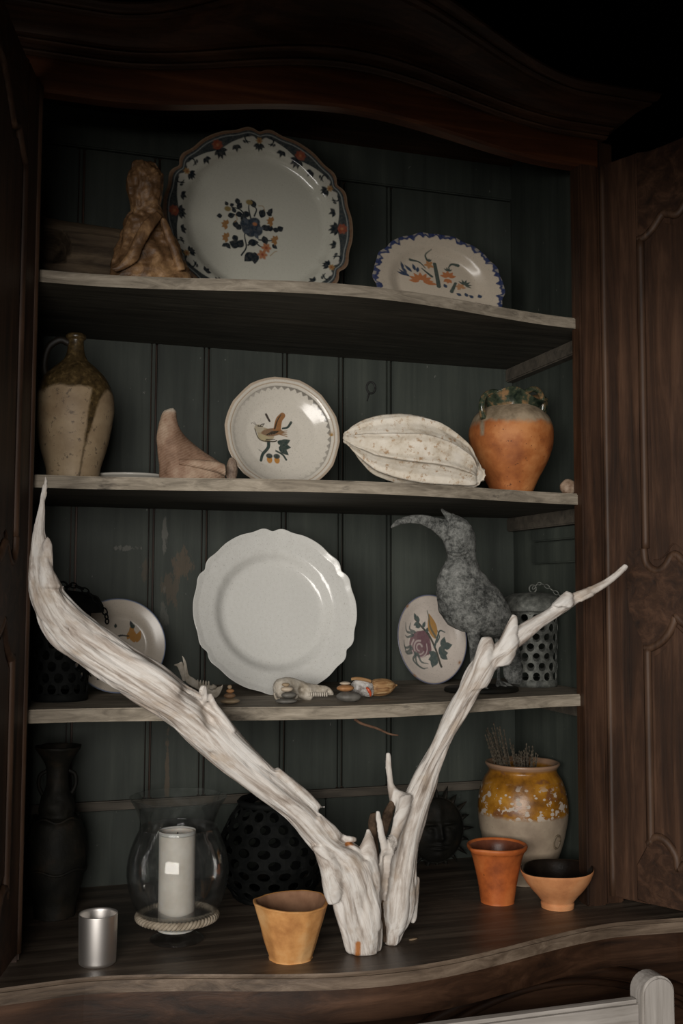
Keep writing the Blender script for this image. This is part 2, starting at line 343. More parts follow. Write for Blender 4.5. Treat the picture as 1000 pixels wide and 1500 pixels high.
# arched panel mouldings on the lower doors, foot
for s in (-1, 1):
    cx = 0.44*s+0.02
    P = [(cx-0.33, -0.066, 0.10)]+[(cx-0.33+0.66*t, -0.068, 0.775+0.095*math.sin(PI*t)**0.8) for t in np.linspace(0, 1, 28)]+[(cx+0.33, -0.066, 0.10)]
    v, f = tube(P, 0.012, 10); mesh('panel_moulding', v, f, 'walnut_x', arm)
    P = [(p[0]*0.94+cx*0.06, -0.063, p[2]-0.022) for p in P]
    v, f = tube(P, 0.007, 8); mesh('panel_moulding', v, f, 'walnut_x', arm)
for x in (-0.78, 0.78):
    v, f = lathe([(0.03, 0), (0.045, 0.02), (0.05, 0.045), (0.04, 0.062)], 24, 12, (x, 0.0, 0)); mesh('foot', v, f, 'walnut_z', arm)
# arched rail and cornice
def arch_sweep(prof, xs, name, mat):
    V = []
    for (out, up, amp, endx) in prof:
        b = bell(xs, 0.04, 0.5)
        V.append(np.stack([np.clip(xs, -endx, endx), np.full_like(xs, -out), up+amp*b], -1))
    V = np.concatenate(V); n = len(xs); F = grid_faces(len(prof), n, False).tolist()
    F.append([k*n for k in range(len(prof))]); F.append([k*n+n-1 for k in range(len(prof))][::-1])
    return mesh(name, V, F, mat, arm, smooth=False)
xs = np.linspace(-0.66, 0.66, 140); E0 = 0.607
arch_sweep([(-0.03, 2.538, 0.054, E0), (-0.002, 2.537, 0.054, E0), (0.004, 2.541, 0.055, E0), (0.006, 2.595, 0.068, E0), (0.004, 2.602, 0.07, E0), (-0.03, 2.604, 0.07, E0), (-0.03, 2.538, 0.054, E0)], xs, 'arched_rail', 'red_walnut')
def round_prof(a, b, n, bulge):
    a = np.array(a); b = np.array(b); o = []
    for t in np.linspace(0, 1, n):
        p = a+(b-a)*t; p[0] += bulge*math.sin(PI*t); o.append(tuple(p))
    return o
xs = np.linspace(-0.74, 0.74, 160)
prof = [(-0.03, 2.600, 0.068, 0.62), (0.010, 2.599, 0.069, 0.622)]+round_prof((0.012, 2.600, 0.070, 0.625), (0.014, 2.609, 0.073, 0.627), 5, 0.006)+[(0.017, 2.610, 0.073, 0.63), (0.017, 2.616, 0.075, 0.63)]+round_prof((0.021, 2.617, 0.075, 0.634), (0.023, 2.625, 0.08, 0.636), 5, 0.006)+[(0.030, 2.626, 0.08, 0.642)]
prof += round_prof((0.030, 2.630, 0.085, 0.642), (0.075, 2.651, 0.15, 0.68), 9, -0.010)+round_prof((0.082, 2.652, 0.152, 0.688), (0.088, 2.660, 0.162, 0.694), 4, 0.004)+[(0.092, 2.661, 0.163, 0.70)]+round_prof((0.094, 2.663, 0.165, 0.702), (0.098, 2.680, 0.18, 0.706), 6, 0.009)+[(0.09, 2.684, 0.181, 0.70), (-0.03, 2.69, 0.185, 0.62)]
arch_sweep(prof, xs, 'cornice', 'walnut_x')
v, f = box(-0.62, 0.62, 0.03, D+0.03, ZTOP+0.02, ZTOP+0.03, 0); mesh('top_cap', v, f, 'walnut_x', arm, smooth=False)

# doors: built in (t, z, n): t from the hinge, n towards the room side
def door(hx, hy, ang, sgn):
    d = np.array([-sgn*math.cos(ang), -math.sin(ang), 0.0]); nn = np.array([-sgn*math.sin(ang), math.cos(ang), 0.0])   # towards the room
    o = np.array([hx, hy, 0.0])
    to3 = lambda a, b, c: tuple(o+d*a+nn*c+np.array([0, 0, b]))
    TW, TC = 0.545, 0.27
    dr = mesh('door', *prism([(0, 0.985), (TW, 0.985), (TW, 2.60)]+[(t, 2.545+0.055*bell(t, TW, 0.5)) for t in np.linspace(TW, 0, 20)][1:], to3, -0.022, -0.006, 0.0), 'walnut_z', arm, smooth=False)
    def sub(name, poly, n0, n1, mat, bev=0.003):
        v, f = prism(poly, to3, n0, n1, bev); mesh(name, v, f, mat, dr, smooth=False)
    def strip(name, pts, r, n, mat, flat=1.0):
        v, f = tube([to3(a, b, n) for a, b in pts], r, 8, max(40, len(pts)*3)); mesh(name, v, f, mat, dr)
    mir = lambda P: [(2*TC-a, b) for a, b in P[::-1]]
    sm = lambda P, n=40: [tuple(p) for p in cat_rom(P, n)]
    # scrolled edges (t, z), hinge half, then mirrored
    top = sm([(0.080, 2.36), (0.095, 2.363), (0.115, 2.378), (0.135, 2.402), (0.150, 2.400), (0.17, 2.396), (0.20, 2.43), (0.24, 2.465), (0.27, 2.47)])
    mlow = sm([(0.080, 1.705), (0.084, 1.678), (0.098, 1.662), (0.115, 1.660), (0.131, 1.672), (0.141, 1.688), (0.152, 1.690), (0.172, 1.672), (0.20, 1.655), (0.24, 1.648), (0.27, 1.652)])
    mup = sm([(0.080, 1.500), (0.094, 1.502), (0.115, 1.514), (0.132, 1.532), (0.143, 1.552), (0.148, 1.566), (0.165, 1.552), (0.20, 1.535), (0.24, 1.53), (0.27, 1.535)])
    bot = sm([(0.080, 1.105), (0.09, 1.118), (0.105, 1.121), (0.122, 1.112), (0.138, 1.09), (0.143, 1.066), (0.158, 1.075), (0.19, 1.06), (0.23, 1.05), (0.27, 1.052)])
    # stiles
    sub('stile', [(0.0, 0.985), (0.0, 2.545), (0.080, 2.549), (0.080, 0.985)], -0.006, 0.0, 'walnut_z')
    sub('stile', [(2*TC-0.08, 0.985), (2*TC-0.08, 2.59), (TW, 2.60), (TW, 0.985)], -0.006, 0.0, 'walnut_z')
    x1 = 2*TC-0.0805
    sub('top_rail', [(0.0805, 2.55)]+top+mir(top)[1:]+[(x1, 2.585)]+[(t, 2.545+0.055*bell(t, TW, 0.5)-0.002) for t in np.linspace(x1, 0.0805, 16)][1:-1], -0.006, 0.0, 'walnut_x')
    sub('middle_rail', [(0.0805, 1.503)]+[(0.048, 1.575), (0.045, 1.62), (0.046, 1.700), (0.079, 1.703)]+mlow+mir(mlow)[1:]+mir(mup)+mup[::-1][1:-1], -0.006, 0.0025, 'walnut_x', 0.002)
    sub('bottom_rail', [(0.0805, 0.987), (0.055, 0.99), (0.055, 1.06), (0.079, 1.103)]+bot+mir(bot)[1:]+[(x1, 0.987)], -0.006, 0.002, 'walnut_x', 0.002)
    # mouldings round the two panels
    up_loop = [(0.080, 2.35), (0.080, 1.72)]
    for path in ([(0.085, 2.36), (0.085, 2.1), (0.085, 1.9), (0.085, 1.705)], [(2*TC-0.085, 2.36), (2*TC-0.085, 1.705)], top+mir(top)[1:], mlow+mir(mlow)[1:]):
        strip('moulding', path, 0.0085, -0.0035, 'moulding_walnut')
    for path in ([(0.085, 1.50), (0.085, 1.35), (0.085, 1.2), (0.085, 1.105)], [(2*TC-0.085, 1.50), (2*TC-0.085, 1.105)], mup+mir(mup)[1:], bot+mir(bot)[1:]):
        strip('moulding', path, 0.0085, -0.0035, 'moulding_walnut')
    # raised panels
    def inset(lo, hi, e):
        L = [(a, b+e) for a, b in lo if 0.080+e < a]; H = [(a, b-e) for a, b in hi if 0.080+e < a]
        L = [(0.080+e, L[0][1])]+L+mir(L)[1:]+[(2*TC-0.080-e, L[0][1])]; H = [(0.080+e, H[0][1])]+H+mir(H)[1:]+[(2*TC-0.080-e, H[0][1])]
        return L+H[::-1]
    sub('panel', inset(mlow, top, 0.021), -0.006, -0.0015, 'walnut_z', 0.0035)
    sub('panel', inset(bot, mup, 0.021), -0.006, -0.0015, 'walnut_z', 0.0035)
    # hinge bead
    strip('hinge_bead', [(0.0, 0.987), (0.0, 1.5), (0.0, 2.0), (0.0, 2.54)], 0.0075, -0.002, 'moulding_walnut')
door(0.617, -0.006, math.radians(120), 1)
door(-0.562, -0.012, math.radians(105), -1)
# ------------------------------------------------------------------ glazed plates with painted decoration
def plate_mat(name, rough=0.16, crackle=0.02):
    t = NT(name); a = t.attr('paint').outputs['Color']
    g = t.noise(t.co(), 140, 3, 0.6); sp = t.noise(t.co(), 420, 2, 0.5)
    c = t.mix(t.ramp(g, [(0.35, 0.10), (0.6, 0.0)]), a, (0.36, 0.33, 0.27))
    c = t.mix(t.ramp(sp, [(0.30, 0.35), (0.38, 0.0)]), c, (0.20, 0.18, 0.15))
    t.bump(t.noise(t.co(), 60, 3, 0.5), 0.12, 0.001)
    MAT[name] = t.done(c, rough, 0.5); return MAT[name]
plate_mat('faience_glaze'); plate_mat('faience_soft', 0.25)
class Paint:
    def __init__(s, uv, base): s.p = uv; s.c = np.tile(np.array(base, float), (len(uv), 1))
    def put(s, m, col, a=1.0):
        m = np.clip(m, 0, 1)[:, None]*a; s.c = s.c*(1-m)+np.array(col)*m
    def blob(s, x, y, rx, ry, rot, col, a=1.0, soft=0.012):
        dx, dy = s.p[:, 0]-x, s.p[:, 1]-y; c_, s_ = math.cos(rot), math.sin(rot)
        q = np.sqrt(((dx*c_+dy*s_)/rx)**2+((-dx*s_+dy*c_)/ry)**2); s.put((1-q)*min(rx, ry)/soft+0.5, col, a)
    def leaf(s, x, y, ln, wd, rot, col, a=1.0, soft=0.010):
        """pointed leaf from (x, y) outward along rot"""
        dx, dy = s.p[:, 0]-x, s.p[:, 1]-y; c_, s_ = math.cos(rot), math.sin(rot); u = (dx*c_+dy*s_)/ln; v = (-dx*s_+dy*c_)
        w = np.where((u > 0) & (u < 1), wd*np.sin(PI*np.clip(u, 0, 1)**0.8), -1.0); s.put((w-np.abs(v))/soft+0.5*(w > 0), col, a)
    def stroke(s, P, w0, w1, col, a=1.0, soft=0.008, n=24):
        P = cat_rom(P, n) if len(P) > 2 else np.array([np.array(P[0])+(np.array(P[1])-np.array(P[0]))*t for t in np.linspace(0, 1, n)])
        W = np.linspace(w0, w1, n); lo = P.min(0)-max(w0, w1)-.03; hi = P.max(0)+max(w0, w1)+.03
        idx = np.where(((s.p > lo) & (s.p < hi)).all(1))[0]
        if not len(idx): return
        q = s.p[idx]; best = np.full(len(idx), -1.0)
        for k in range(n-1):
            d = P[k+1]-P[k]; L = d@d+1e-12; t = np.clip(((q-P[k])@d)/L, 0, 1); r = np.linalg.norm(q-P[k]-t[:, None]*d, axis=1)
            best = np.maximum(best, (W[k]*(1-t)+W[k+1]*t-r)/soft+0.5)
        m = np.zeros(len(s.p)); m[idx] = best; s.put(m, col, a)
    def flower(s, x, y, r, n, col, ctr, rot=0.0):
        for k in range(n):
            a = rot+2*PI*k/n; s.blob(x+0.55*r*math.cos(a), y+0.55*r*math.sin(a), 0.5*r, 0.33*r, a, col)
        s.blob(x, y, 0.28*r, 0.28*r, 0, ctr)
def plate(name, label, cx, cy, cz, R, ry_scale, tilt, rz, prof, outline, painter, base, nth=480, nr=110, thick=0.005, ripple=None, mat='faience_glaze', group=None, spin=0.0):
    """polar dish; face looks along local -Y, leaning back by tilt"""
    th = np.linspace(0, 2*PI, nth, endpoint=False); rho = np.linspace(0.004, 1, nr); pr = np.array(prof)
    S = outline(th); s_eff = 1+(S[None, :]-1)*(rho[:, None]**5)
    rr = rho[:, None]*s_eff; x = R*rr*np.cos(th); z = R*ry_scale*rr*np.sin(th)
    h = np.interp(rho, pr[:, 0], pr[:, 1]); k = np.ones(7)/7; h = np.convolve(np.pad(h, 3, mode='edge'), k, 'valid')
    H = np.repeat(h[:, None], nth, 1)
    if ripple: H = H+ripple(rho[:, None], th[None, :])
    front = np.stack([x, -H, z], -1).reshape(-1, 3)
    # back side, coarser in radius
    rb = np.linspace(1, 0.02, 14); hb = np.interp(rb, pr[:, 0], pr[:, 1])-np.interp(rb, [0, 0.9, 1], [thick*1.3, thick, thick*0.6])
    hb = np.where((rb > 0.48) & (rb < 0.58), hb-0.006, hb)
    sb = 1+(S[None, :]-1)*(rb[:, None]**5); bx = R*rb[:, None]*sb*np.cos(th); bz = R*ry_scale*rb[:, None]*sb*np.sin(th)
    HB = np.repeat(hb[:, None], nth, 1)
    if ripple: HB = HB+ripple(rb[:, None], th[None, :])
    back = np.stack([bx, -HB, bz], -1).reshape(-1, 3)
    V = np.concatenate([front, back]); F = grid_faces(nr+14, nth).tolist()
    F.append(list(range(nth))[::-1]); F.append([(nr+13)*nth+k_ for k_ in range(nth)])
    uv = np.stack([rr*np.cos(th), rr*np.sin(th)], -1).reshape(-1, 2)
    p = Paint(uv, base); p.rho = np.repeat(rho[:, None], nth, 1).ravel(); p.th = np.repeat(th[None, :], nr, 0).ravel()
    painter(p); col = np.concatenate([p.c, np.tile(np.array(base)*0.9, (len(back), 1))])
    if spin:
        c_, s_ = math.cos(spin), math.sin(spin); V = np.stack([V[:, 0]*c_-V[:, 2]*s_, V[:, 1], V[:, 0]*s_+V[:, 2]*c_], -1)
    # stand it so that its lowest point touches the shelf
    M = np.array(Matrix.Rotation(rz, 3, 'Z')@Matrix.Rotation(-tilt, 3, 'X')); Vw = V@M.T; low = Vw[:, 2].min()
    o = mesh(name, V, F, mat, origin=(0, 0, 0), attrs={'paint': ('FLOAT_COLOR', col)}, cat='plate', label=label, group=group)
    o.location = (cx, cy, cz-low); o.rotation_euler = (-tilt, 0, rz); return o
INK, BLUE, GRN = (0.012, 0.018, 0.024), (0.026, 0.038, 0.054), (0.028, 0.045, 0.040)
RED, ORG, YEL, BRN = (0.24, 0.060, 0.032), (0.36, 0.145, 0.065), (0.34, 0.22, 0.06), (0.13, 0.06, 0.03)

def scallop6(th, notch=0.022, lobe=0.030, w=0.06):
    f = ((th-PI/2+PI/6) % (PI/3))-PI/6          # 0 at a notch
    a = np.abs(f); return 1+0.004-notch*np.exp(-(f/w)**2)+0.45*notch*np.exp(-((a-0.13)/0.07)**2)-0.5*lobe*np.exp(-((a-0.27)/0.10)**2)
def big_paint(p):
    f = ((p.th-PI/2+PI/6) % (PI/3))-PI/6; a = np.abs(f); r = p.rho
    ss = lambda x, w=0.006: np.clip(x/w+0.5, 0, 1)
    inner = 0.880+0.030*np.cos(6*f)-0.012*np.cos(12*f)   # dark lambrequin, deepest at the lobe centres
    p.put(ss(r-inner)*ss(0.965-r), (0.034, 0.042, 0.045))
    p.put(ss(r-0.935)*ss(0.945-r), (0.30, 0.32, 0.31), 0.8)
    p.put(ss(r-0.962), (0.17, 0.095, 0.055)); p.put(ss(r-0.985), (0.23, 0.155, 0.10))
    for k in range(6):
        A = PI/2+k*PI/3
        pol = lambda q, d: (q*math.cos(A+d), q*math.sin(A+d))
        for s in (-1, 1):                            # white scrolls beside each notch
            x, y = pol(0.888, s*0.085); p.blob(x, y, 0.036, 0.030, 0, (0.48, 0.46, 0.40))
            p.stroke([pol(0.93, s*0.13), pol(0.905, s*0.17), pol(0.865, s*0.155), pol(0.858, s*0.115)], 0.010, 0.004, INK)
            for dd, ln in ((0.17, 0.05), (0.20, 0.045)): x, y = pol(0.88, s*dd); p.leaf(x, y, ln, 0.012, A+s*dd+PI+s*0.6, INK)
            for j in range(3): x, y = pol(0.835, s*0.30); p.leaf(x, y, 0.065, 0.018, A+s*0.30+PI+(j-1)*0.9, INK)
        x, y = pol(0.875, 0); p.flower(x, y, 0.034, 6, (0.30, 0.17, 0.06), RED)
        for j in range(5): x, y = pol(0.842, 0); p.leaf(x, y, 0.07, 0.018, A+PI+(j-2)*0.55, INK)
        B = A+PI/6; q = lambda r_, d: (r_*math.cos(B+d), r_*math.sin(B+d))
        x, y = q(0.885, 0); p.flower(x, y, 0.055, 8, RED, ORG, k*0.3)
        for j in range(5): x, y = q(0.835, 0); p.leaf(x, y, 0.085, 0.022, B+PI+(j-2)*0.6, INK)
    T = lambda x, y: ((x-487)/428.0, -(y-484)/428.0)
    for P in ([(410, 640), (432, 600), (425, 545), (440, 520)], [(420, 440), (400, 425), (365, 420)], [(455, 470), (445, 420), (447, 395)], [(440, 590), (470, 575), (495, 590), (520, 595)], [(470, 450), (480, 420), (470, 405)], [(490, 560), (530, 560), (560, 555)]):
        p.stroke([T(*q) for q in P], 0.009, 0.005, INK)
    leaves = [(392, 375, -80, 34, 12), (395, 425, 60, 36, 13), (450, 440, 200, 42, 15), (475, 410, 120, 42, 14), (500, 455, 70, 46, 15), (490, 435, 20, 30, 12), (535, 435, 60, 36, 11), (550, 440, 150, 30, 10), (325, 465, 190, 26, 11), (350, 465, 20, 36, 13), (385, 445, 120, 30, 10), (385, 515, 90, 36, 14), (400, 600, 160, 48, 20), (395, 605, 60, 44, 18), (375, 550, -60, 34, 14), (440, 580, 10, 50, 17), (465, 625, 225, 60, 22), (470, 620, 270, 56, 20), (510, 540, -70, 44, 15), (520, 515, 60, 34, 13), (540, 515, 80, 34, 13), (575, 505, 30, 32, 14), (580, 510, 160, 30, 12), (340, 590, -50, 34, 11), (345, 595, 210, 26, 9), (550, 575, -40, 30, 10), (430, 455, 240, 36, 16), (415, 445, 200, 34, 14), (350, 415, 120, 22, 9), (360, 415, 30, 22, 9), (410, 520, 140, 36, 14), (500, 500, 0, 40, 14)]
    for x, y, a, l, w in leaves: u, v = T(x, y); p.leaf(u, v, l/428, w/428, math.radians(a), INK)
    for x, y, r in ((455, 505, 44), (430, 490, 26), (480, 520, 28), (470, 480, 26), (455, 530, 24), (440, 515, 26)): u, v = T(x, y); p.blob(u, v, r/428, r*0.85/428, 0.4, BLUE)
    for x, y, a in ((440, 490, 2.2), (465, 495, 1.0), (450, 520, 3.6), (480, 510, 0.2), (470, 530, -1.0)): u, v = T(x, y); p.leaf(u, v, 34/428, 9/428, a, (0.06, 0.075, 0.095))
    u, v = T(472, 488); p.blob(u, v, 10/428, 8/428, 0, ORG)
    for x, y in ((345, 505), (347, 565), (550, 468), (568, 555)):
        u, v = T(x, y)
        for j in range(5): p.leaf(u, v, 26/428, 8/428, 2.6+j*0.75-1.2, (0.28, 0.14, 0.05))
    for x, y in ((523, 595), (505, 628)): u, v = T(x, y); p.flower(u, v, 22/428, 6, ORG, RED)
    for x, y in ((350, 430), (447, 388)): u, v = T(x, y); p.blob(u, v, 15/428, 12/428, 0, (0.22, 0.16, 0.06))
    for P in ([(490, 400), (510, 400), (518, 420)], [(385, 455), (392, 475), (380, 490)], [(540, 630), (560, 610), (572, 605)]): p.stroke([T(*q) for q in P], 0.004, 0.003, (0.30, 0.19, 0.09))
flat_prof = [(0, 0.0), (0.70, 0.0), (0.75, 0.005), (0.79, 0.015), (0.82, 0.0175), (0.93, 0.0215), (0.975, 0.0240), (1.0, 0.022)]
P0 = at(378, 325, 0.235)
plate('decorated_plate', 'largest plate on the top shelf, scalloped faience with dark floral rim and flower bouquet', P0[0], 0.235, Z1, 0.2105, 1.0, math.radians(5), 0, flat_prof, lambda th: scallop6(th, 0.032, 0.030, 0.05), big_paint, (0.50, 0.49, 0.42), 720, 150)

def oval_paint(p):
    r = p.rho; ss = lambda x, w=0.012: np.clip(x/w+0.5, 0, 1)
    w = 0.035*np.sin(p.th*23)+0.03*np.sin(p.th*41+1)+0.02*np.sin(p.th*67+2)
    p.put(ss(r-0.925-w*0.6), (0.030, 0.045, 0.125)); p.put(ss(r-0.965-w*0.5)*ss(np.sin(p.th*37+2)*0.5-0.1, 0.2), (0.33, 0.30, 0.26), 0.9)
    T = lambda x, y: ((x-478)/422.0, -(y-404)/340.0)
    O, B_, G = (0.46, 0.17, 0.065), (0.035, 0.055, 0.10), (0.065, 0.085, 0.075)
    for x, y, a, l in ((375, 400, 40, 60), (375, 400, 70, 62), (375, 400, 100, 60), (375, 400, 130, 62), (375, 400, 160, 66), (375, 400, 15, 60), (375, 400, 185, 60), (375, 400, 0, 85)): u, v = T(x, y); p.leaf(u+0.03*math.cos(math.radians(a)), v+0.03*math.sin(math.radians(a)), l/422*1.15, 0.035, math.radians(a), O)
    for x, y, a, l in ((300, 380, 150, 90), (310, 345, 135, 75), (330, 330, 110, 60), (280, 360, 130, 70), (345, 340, 90, 50), (255, 330, 120, 50), (290, 375, 170, 80)): u, v = T(x, y); p.leaf(u, v, l/422, 0.026, math.radians(a), B_)
    p.stroke([T(395, 300), T(350, 265), T(290, 262)], 0.006, 0.022, G); p.stroke([T(400, 240), T(385, 205), T(415, 170)], 0.018, 0.006, G); p.stroke([T(450, 255), T(470, 330), T(490, 410)], 0.028, 0.034, G)
    p.stroke([T(540, 265), T(560, 235), T(600, 235)], 0.008, 0.030, G); p.stroke([T(440, 350), T(400, 325), T(370, 305)], 0.022, 0.008, G)
    for x, y, a in ((415, 270, 60), (415, 270, 120), (415, 270, 200), (415, 270, 330), (415, 270, 270)): u, v = T(x, y); p.leaf(u, v, 0.09, 0.026, math.radians(a), (0.45, 0.22, 0.09))
    for a in (60, 90, 120): u, v = T(412, 250); p.leaf(u, v, 0.075, 0.016, math.radians(a), G)
    for a in (20, 60, 100, 140, 180): u, v = T(545, 330); p.leaf(u, v, 0.13, 0.032, math.radians(a), O)
    for a in (230, 270, 310): u, v = T(545, 345); p.leaf(u, v, 0.10, 0.03, math.radians(a), O)
    for a in (40, 75, 110, 145): u, v = T(540, 290); p.leaf(u, v, 0.085, 0.016, math.radians(a), G)
    for a in (0, 60, 120, 180, 240): u, v = T(630, 385); p.leaf(u, v, 0.085, 0.028, math.radians(a), (0.45, 0.24, 0.12))
    for a in (-20, 10, 45, 80, 115, 150): u, v = T(655, 365); p.leaf(u, v, 0.12, 0.018, math.radians(a), G)
    p.stroke([T(575, 430), T(595, 365)], 0.03, 0.022, G)
    for x in (540, 640, 680, 720, 760): u, v = T(x, 445 if x > 600 else 410); p.leaf(u, v, 0.09, 0.03, math.radians(170-(x % 70)), B_)
P0 = at(640, 423, 0.25)
plate('oval_platter', 'small oval platter with sponged blue edge and orange flowers on the top shelf', P0[0], 0.25, Z1, 0.1585, 0.74, math.radians(6), math.radians(-4), [(0, 0), (0.6, 0), (0.68, 0.007), (0.75, 0.014), (0.95, 0.021), (1, 0.02)], lambda th: 1+0.012*np.sin(th*14)+0.006*np.sin(th*23+1), oval_paint, (0.58, 0.50, 0.40), 420, 90, mat='faience_soft', spin=math.radians(-7))

def bird_paint(p):
    r = p.rho; ss = lambda x, w=0.010: np.clip(x/w+0.5, 0, 1)
    p.put(ss(r-0.955), (0.40, 0.30, 0.21), 0.75); p.put(ss(r-0.895)*ss(0.912-r), (0.30, 0.19, 0.10), 0.7)
    fade = np.clip(0.35+0.65*np.cos(p.th-0.75), 0.12, 1)
    p.put(ss(r-0.838)*ss(0.848-r)*fade, (0.06, 0.055, 0.045)); tri = 0.79+0.05*np.abs(((p.th*44/PI) % 2)-1)
    p.put(ss(r-tri)*ss(0.842-r)*fade, (0.10, 0.09, 0.075), 0.85)
    p.put(np.exp(-((p.th-0.02)/0.05)**2-((r-0.86)/0.03)**2), (0.30, 0.16, 0.03))
    T = lambda x, y: ((x-478)/398.0, -(y-462)/398.0); S = 1/398.0
    G, YB, BK = (0.032, 0.050, 0.045), (0.30, 0.22, 0.12), (0.035, 0.028, 0.02)
    p.stroke([T(555, 360), T(530, 395), T(495, 405)], 0.022, 0.016, G)
    p.stroke([T(395, 500), T(390, 545), T(350, 595), T(335, 640)], 0.030, 0.024, G)
    # bird
    p.blob(*T(375, 450), 62*S, 42*S, -0.35, (0.36, 0.29, 0.19)); p.blob(*T(330, 415), 34*S, 28*S, 0, (0.40, 0.35, 0.26))
    p.blob(*T(420, 435), 75*S, 28*S, 0.15, (0.20, 0.12, 0.07)); p.blob(*T(360, 480), 44*S, 24*S, -0.3, (0.38, 0.32, 0.19))
    p.stroke([T(455, 420), T(470, 350), T(495, 315)], 26*S, 20*S, (0.26, 0.12, 0.045)); p.stroke([T(440, 410), T(460, 350), T(485, 310)], 5*S, 3*S, BK)
    for k in range(4): p.stroke([T(385+k*16, 455-k*3), T(425+k*18, 430-k*2), T(470+k*14, 425+k*4)], 4*S, 2*S, BK)
    for k in range(4): p.stroke([T(470, 430+k*5), T(525, 420+k*14)], 5*S, 2*S, (0.24, 0.13, 0.06))
    p.stroke([T(335, 400), T(350, 385), T(368, 380)], 3*S, 3*S, BK); p.stroke([T(335, 400), T(355, 398), T(362, 385)], 3*S, 2*S, BK); p.blob(*T(325, 398), 6*S, 5*S, 0, BK)
    p.stroke([T(300, 420), T(320, 475), T(350, 498), T(400, 500)], 3*S, 3*S, BK); p.stroke([T(375, 500), T(430, 500), T(452, 493)], 5*S, 4*S, BK); p.stroke([T(380, 488), T(440, 484)], 4*S, 2*S, BK)
    p.stroke([T(310, 395), T(285, 380), T(275, 388)], 2*S, 2*S, BK, 0.7); p.stroke([T(312, 392), T(295, 372)], 2*S, 1.5*S, BK, 0.7)
    p.stroke([T(380, 315), T(405, 358)], 8*S, 7*S, (0.05, 0.04, 0.035))
    # leaves and the two acorns
    for x, y, a, l, w in ((470, 520, 25, 85, 24), (470, 530, -5, 80, 24), (465, 535, -40, 88, 22), (465, 520, 60, 40, 18)): p.leaf(*T(x, y), l*S, w*S, math.radians(a), G)
    p.stroke([T(445, 565), T(490, 590), T(512, 625)], 6*S, 7*S, G)
    for x in (396, 448): p.blob(*T(x, 630), 19*S, 26*S, 0, (0.46, 0.21, 0.045)); p.blob(*T(x, 603), 23*S, 18*S, 0, (0.045, 0.055, 0.05))
    p.stroke([T(325, 565), T(350, 580)], 3*S, 2*S, G, 0.7)
P0 = at(410.5, 637, 0.22)
def poly14(th): return 1-0.012*np.abs(np.sin(7*(th-0.35)))**0.7*1.0+0.006*np.cos(7*(th-0.2))
plate('bird_plate', 'round wavy-edged dish painted with a bird and two acorns', P0[0], 0.22, Z2, 0.1270, 1.0, math.radians(8), 0, [(0, 0), (0.35, 0.001), (0.6, 0.007), (0.75, 0.015), (0.84, 0.021), (0.87, 0.0245), (0.96, 0.0275), (1, 0.026)], poly14, bird_paint, (0.60, 0.56, 0.49), 560, 120)

def none(p): pass
def white_out(th):
    f = ((th-PI/2+PI/6) % (PI/3))-PI/6; a = np.abs(f)
    return scallop6(th, 0.024, 0.022, 0.05)
def white_rip(r, th):
    f = ((th-PI/2+PI/6) % (PI/3))-PI/6; k = np.clip((r-0.72)/0.28, 0, 1)
    return 0.0035*k**1.5*(-np.exp(-(f/0.10)**2)-0.4*np.exp(-((np.abs(f)-0.27)/0.10)**2))+0.003*np.clip((r-0.93)/0.07, 0, 1)
P0 = at(400, 897, 0.24)
plate('white_plate', 'big plain white scalloped plate standing at the middle of its shelf', P0[0], 0.24, Z3, 0.1775, 1.0, math.radians(13), 0, [(0, 0.0), (0.60, 0.0), (0.655, 0.004), (0.70, 0.014), (0.735, 0.019), (0.90, 0.026), (1, 0.030)], white_out, none, (0.66, 0.655, 0.62), 480, 110, ripple=white_rip)

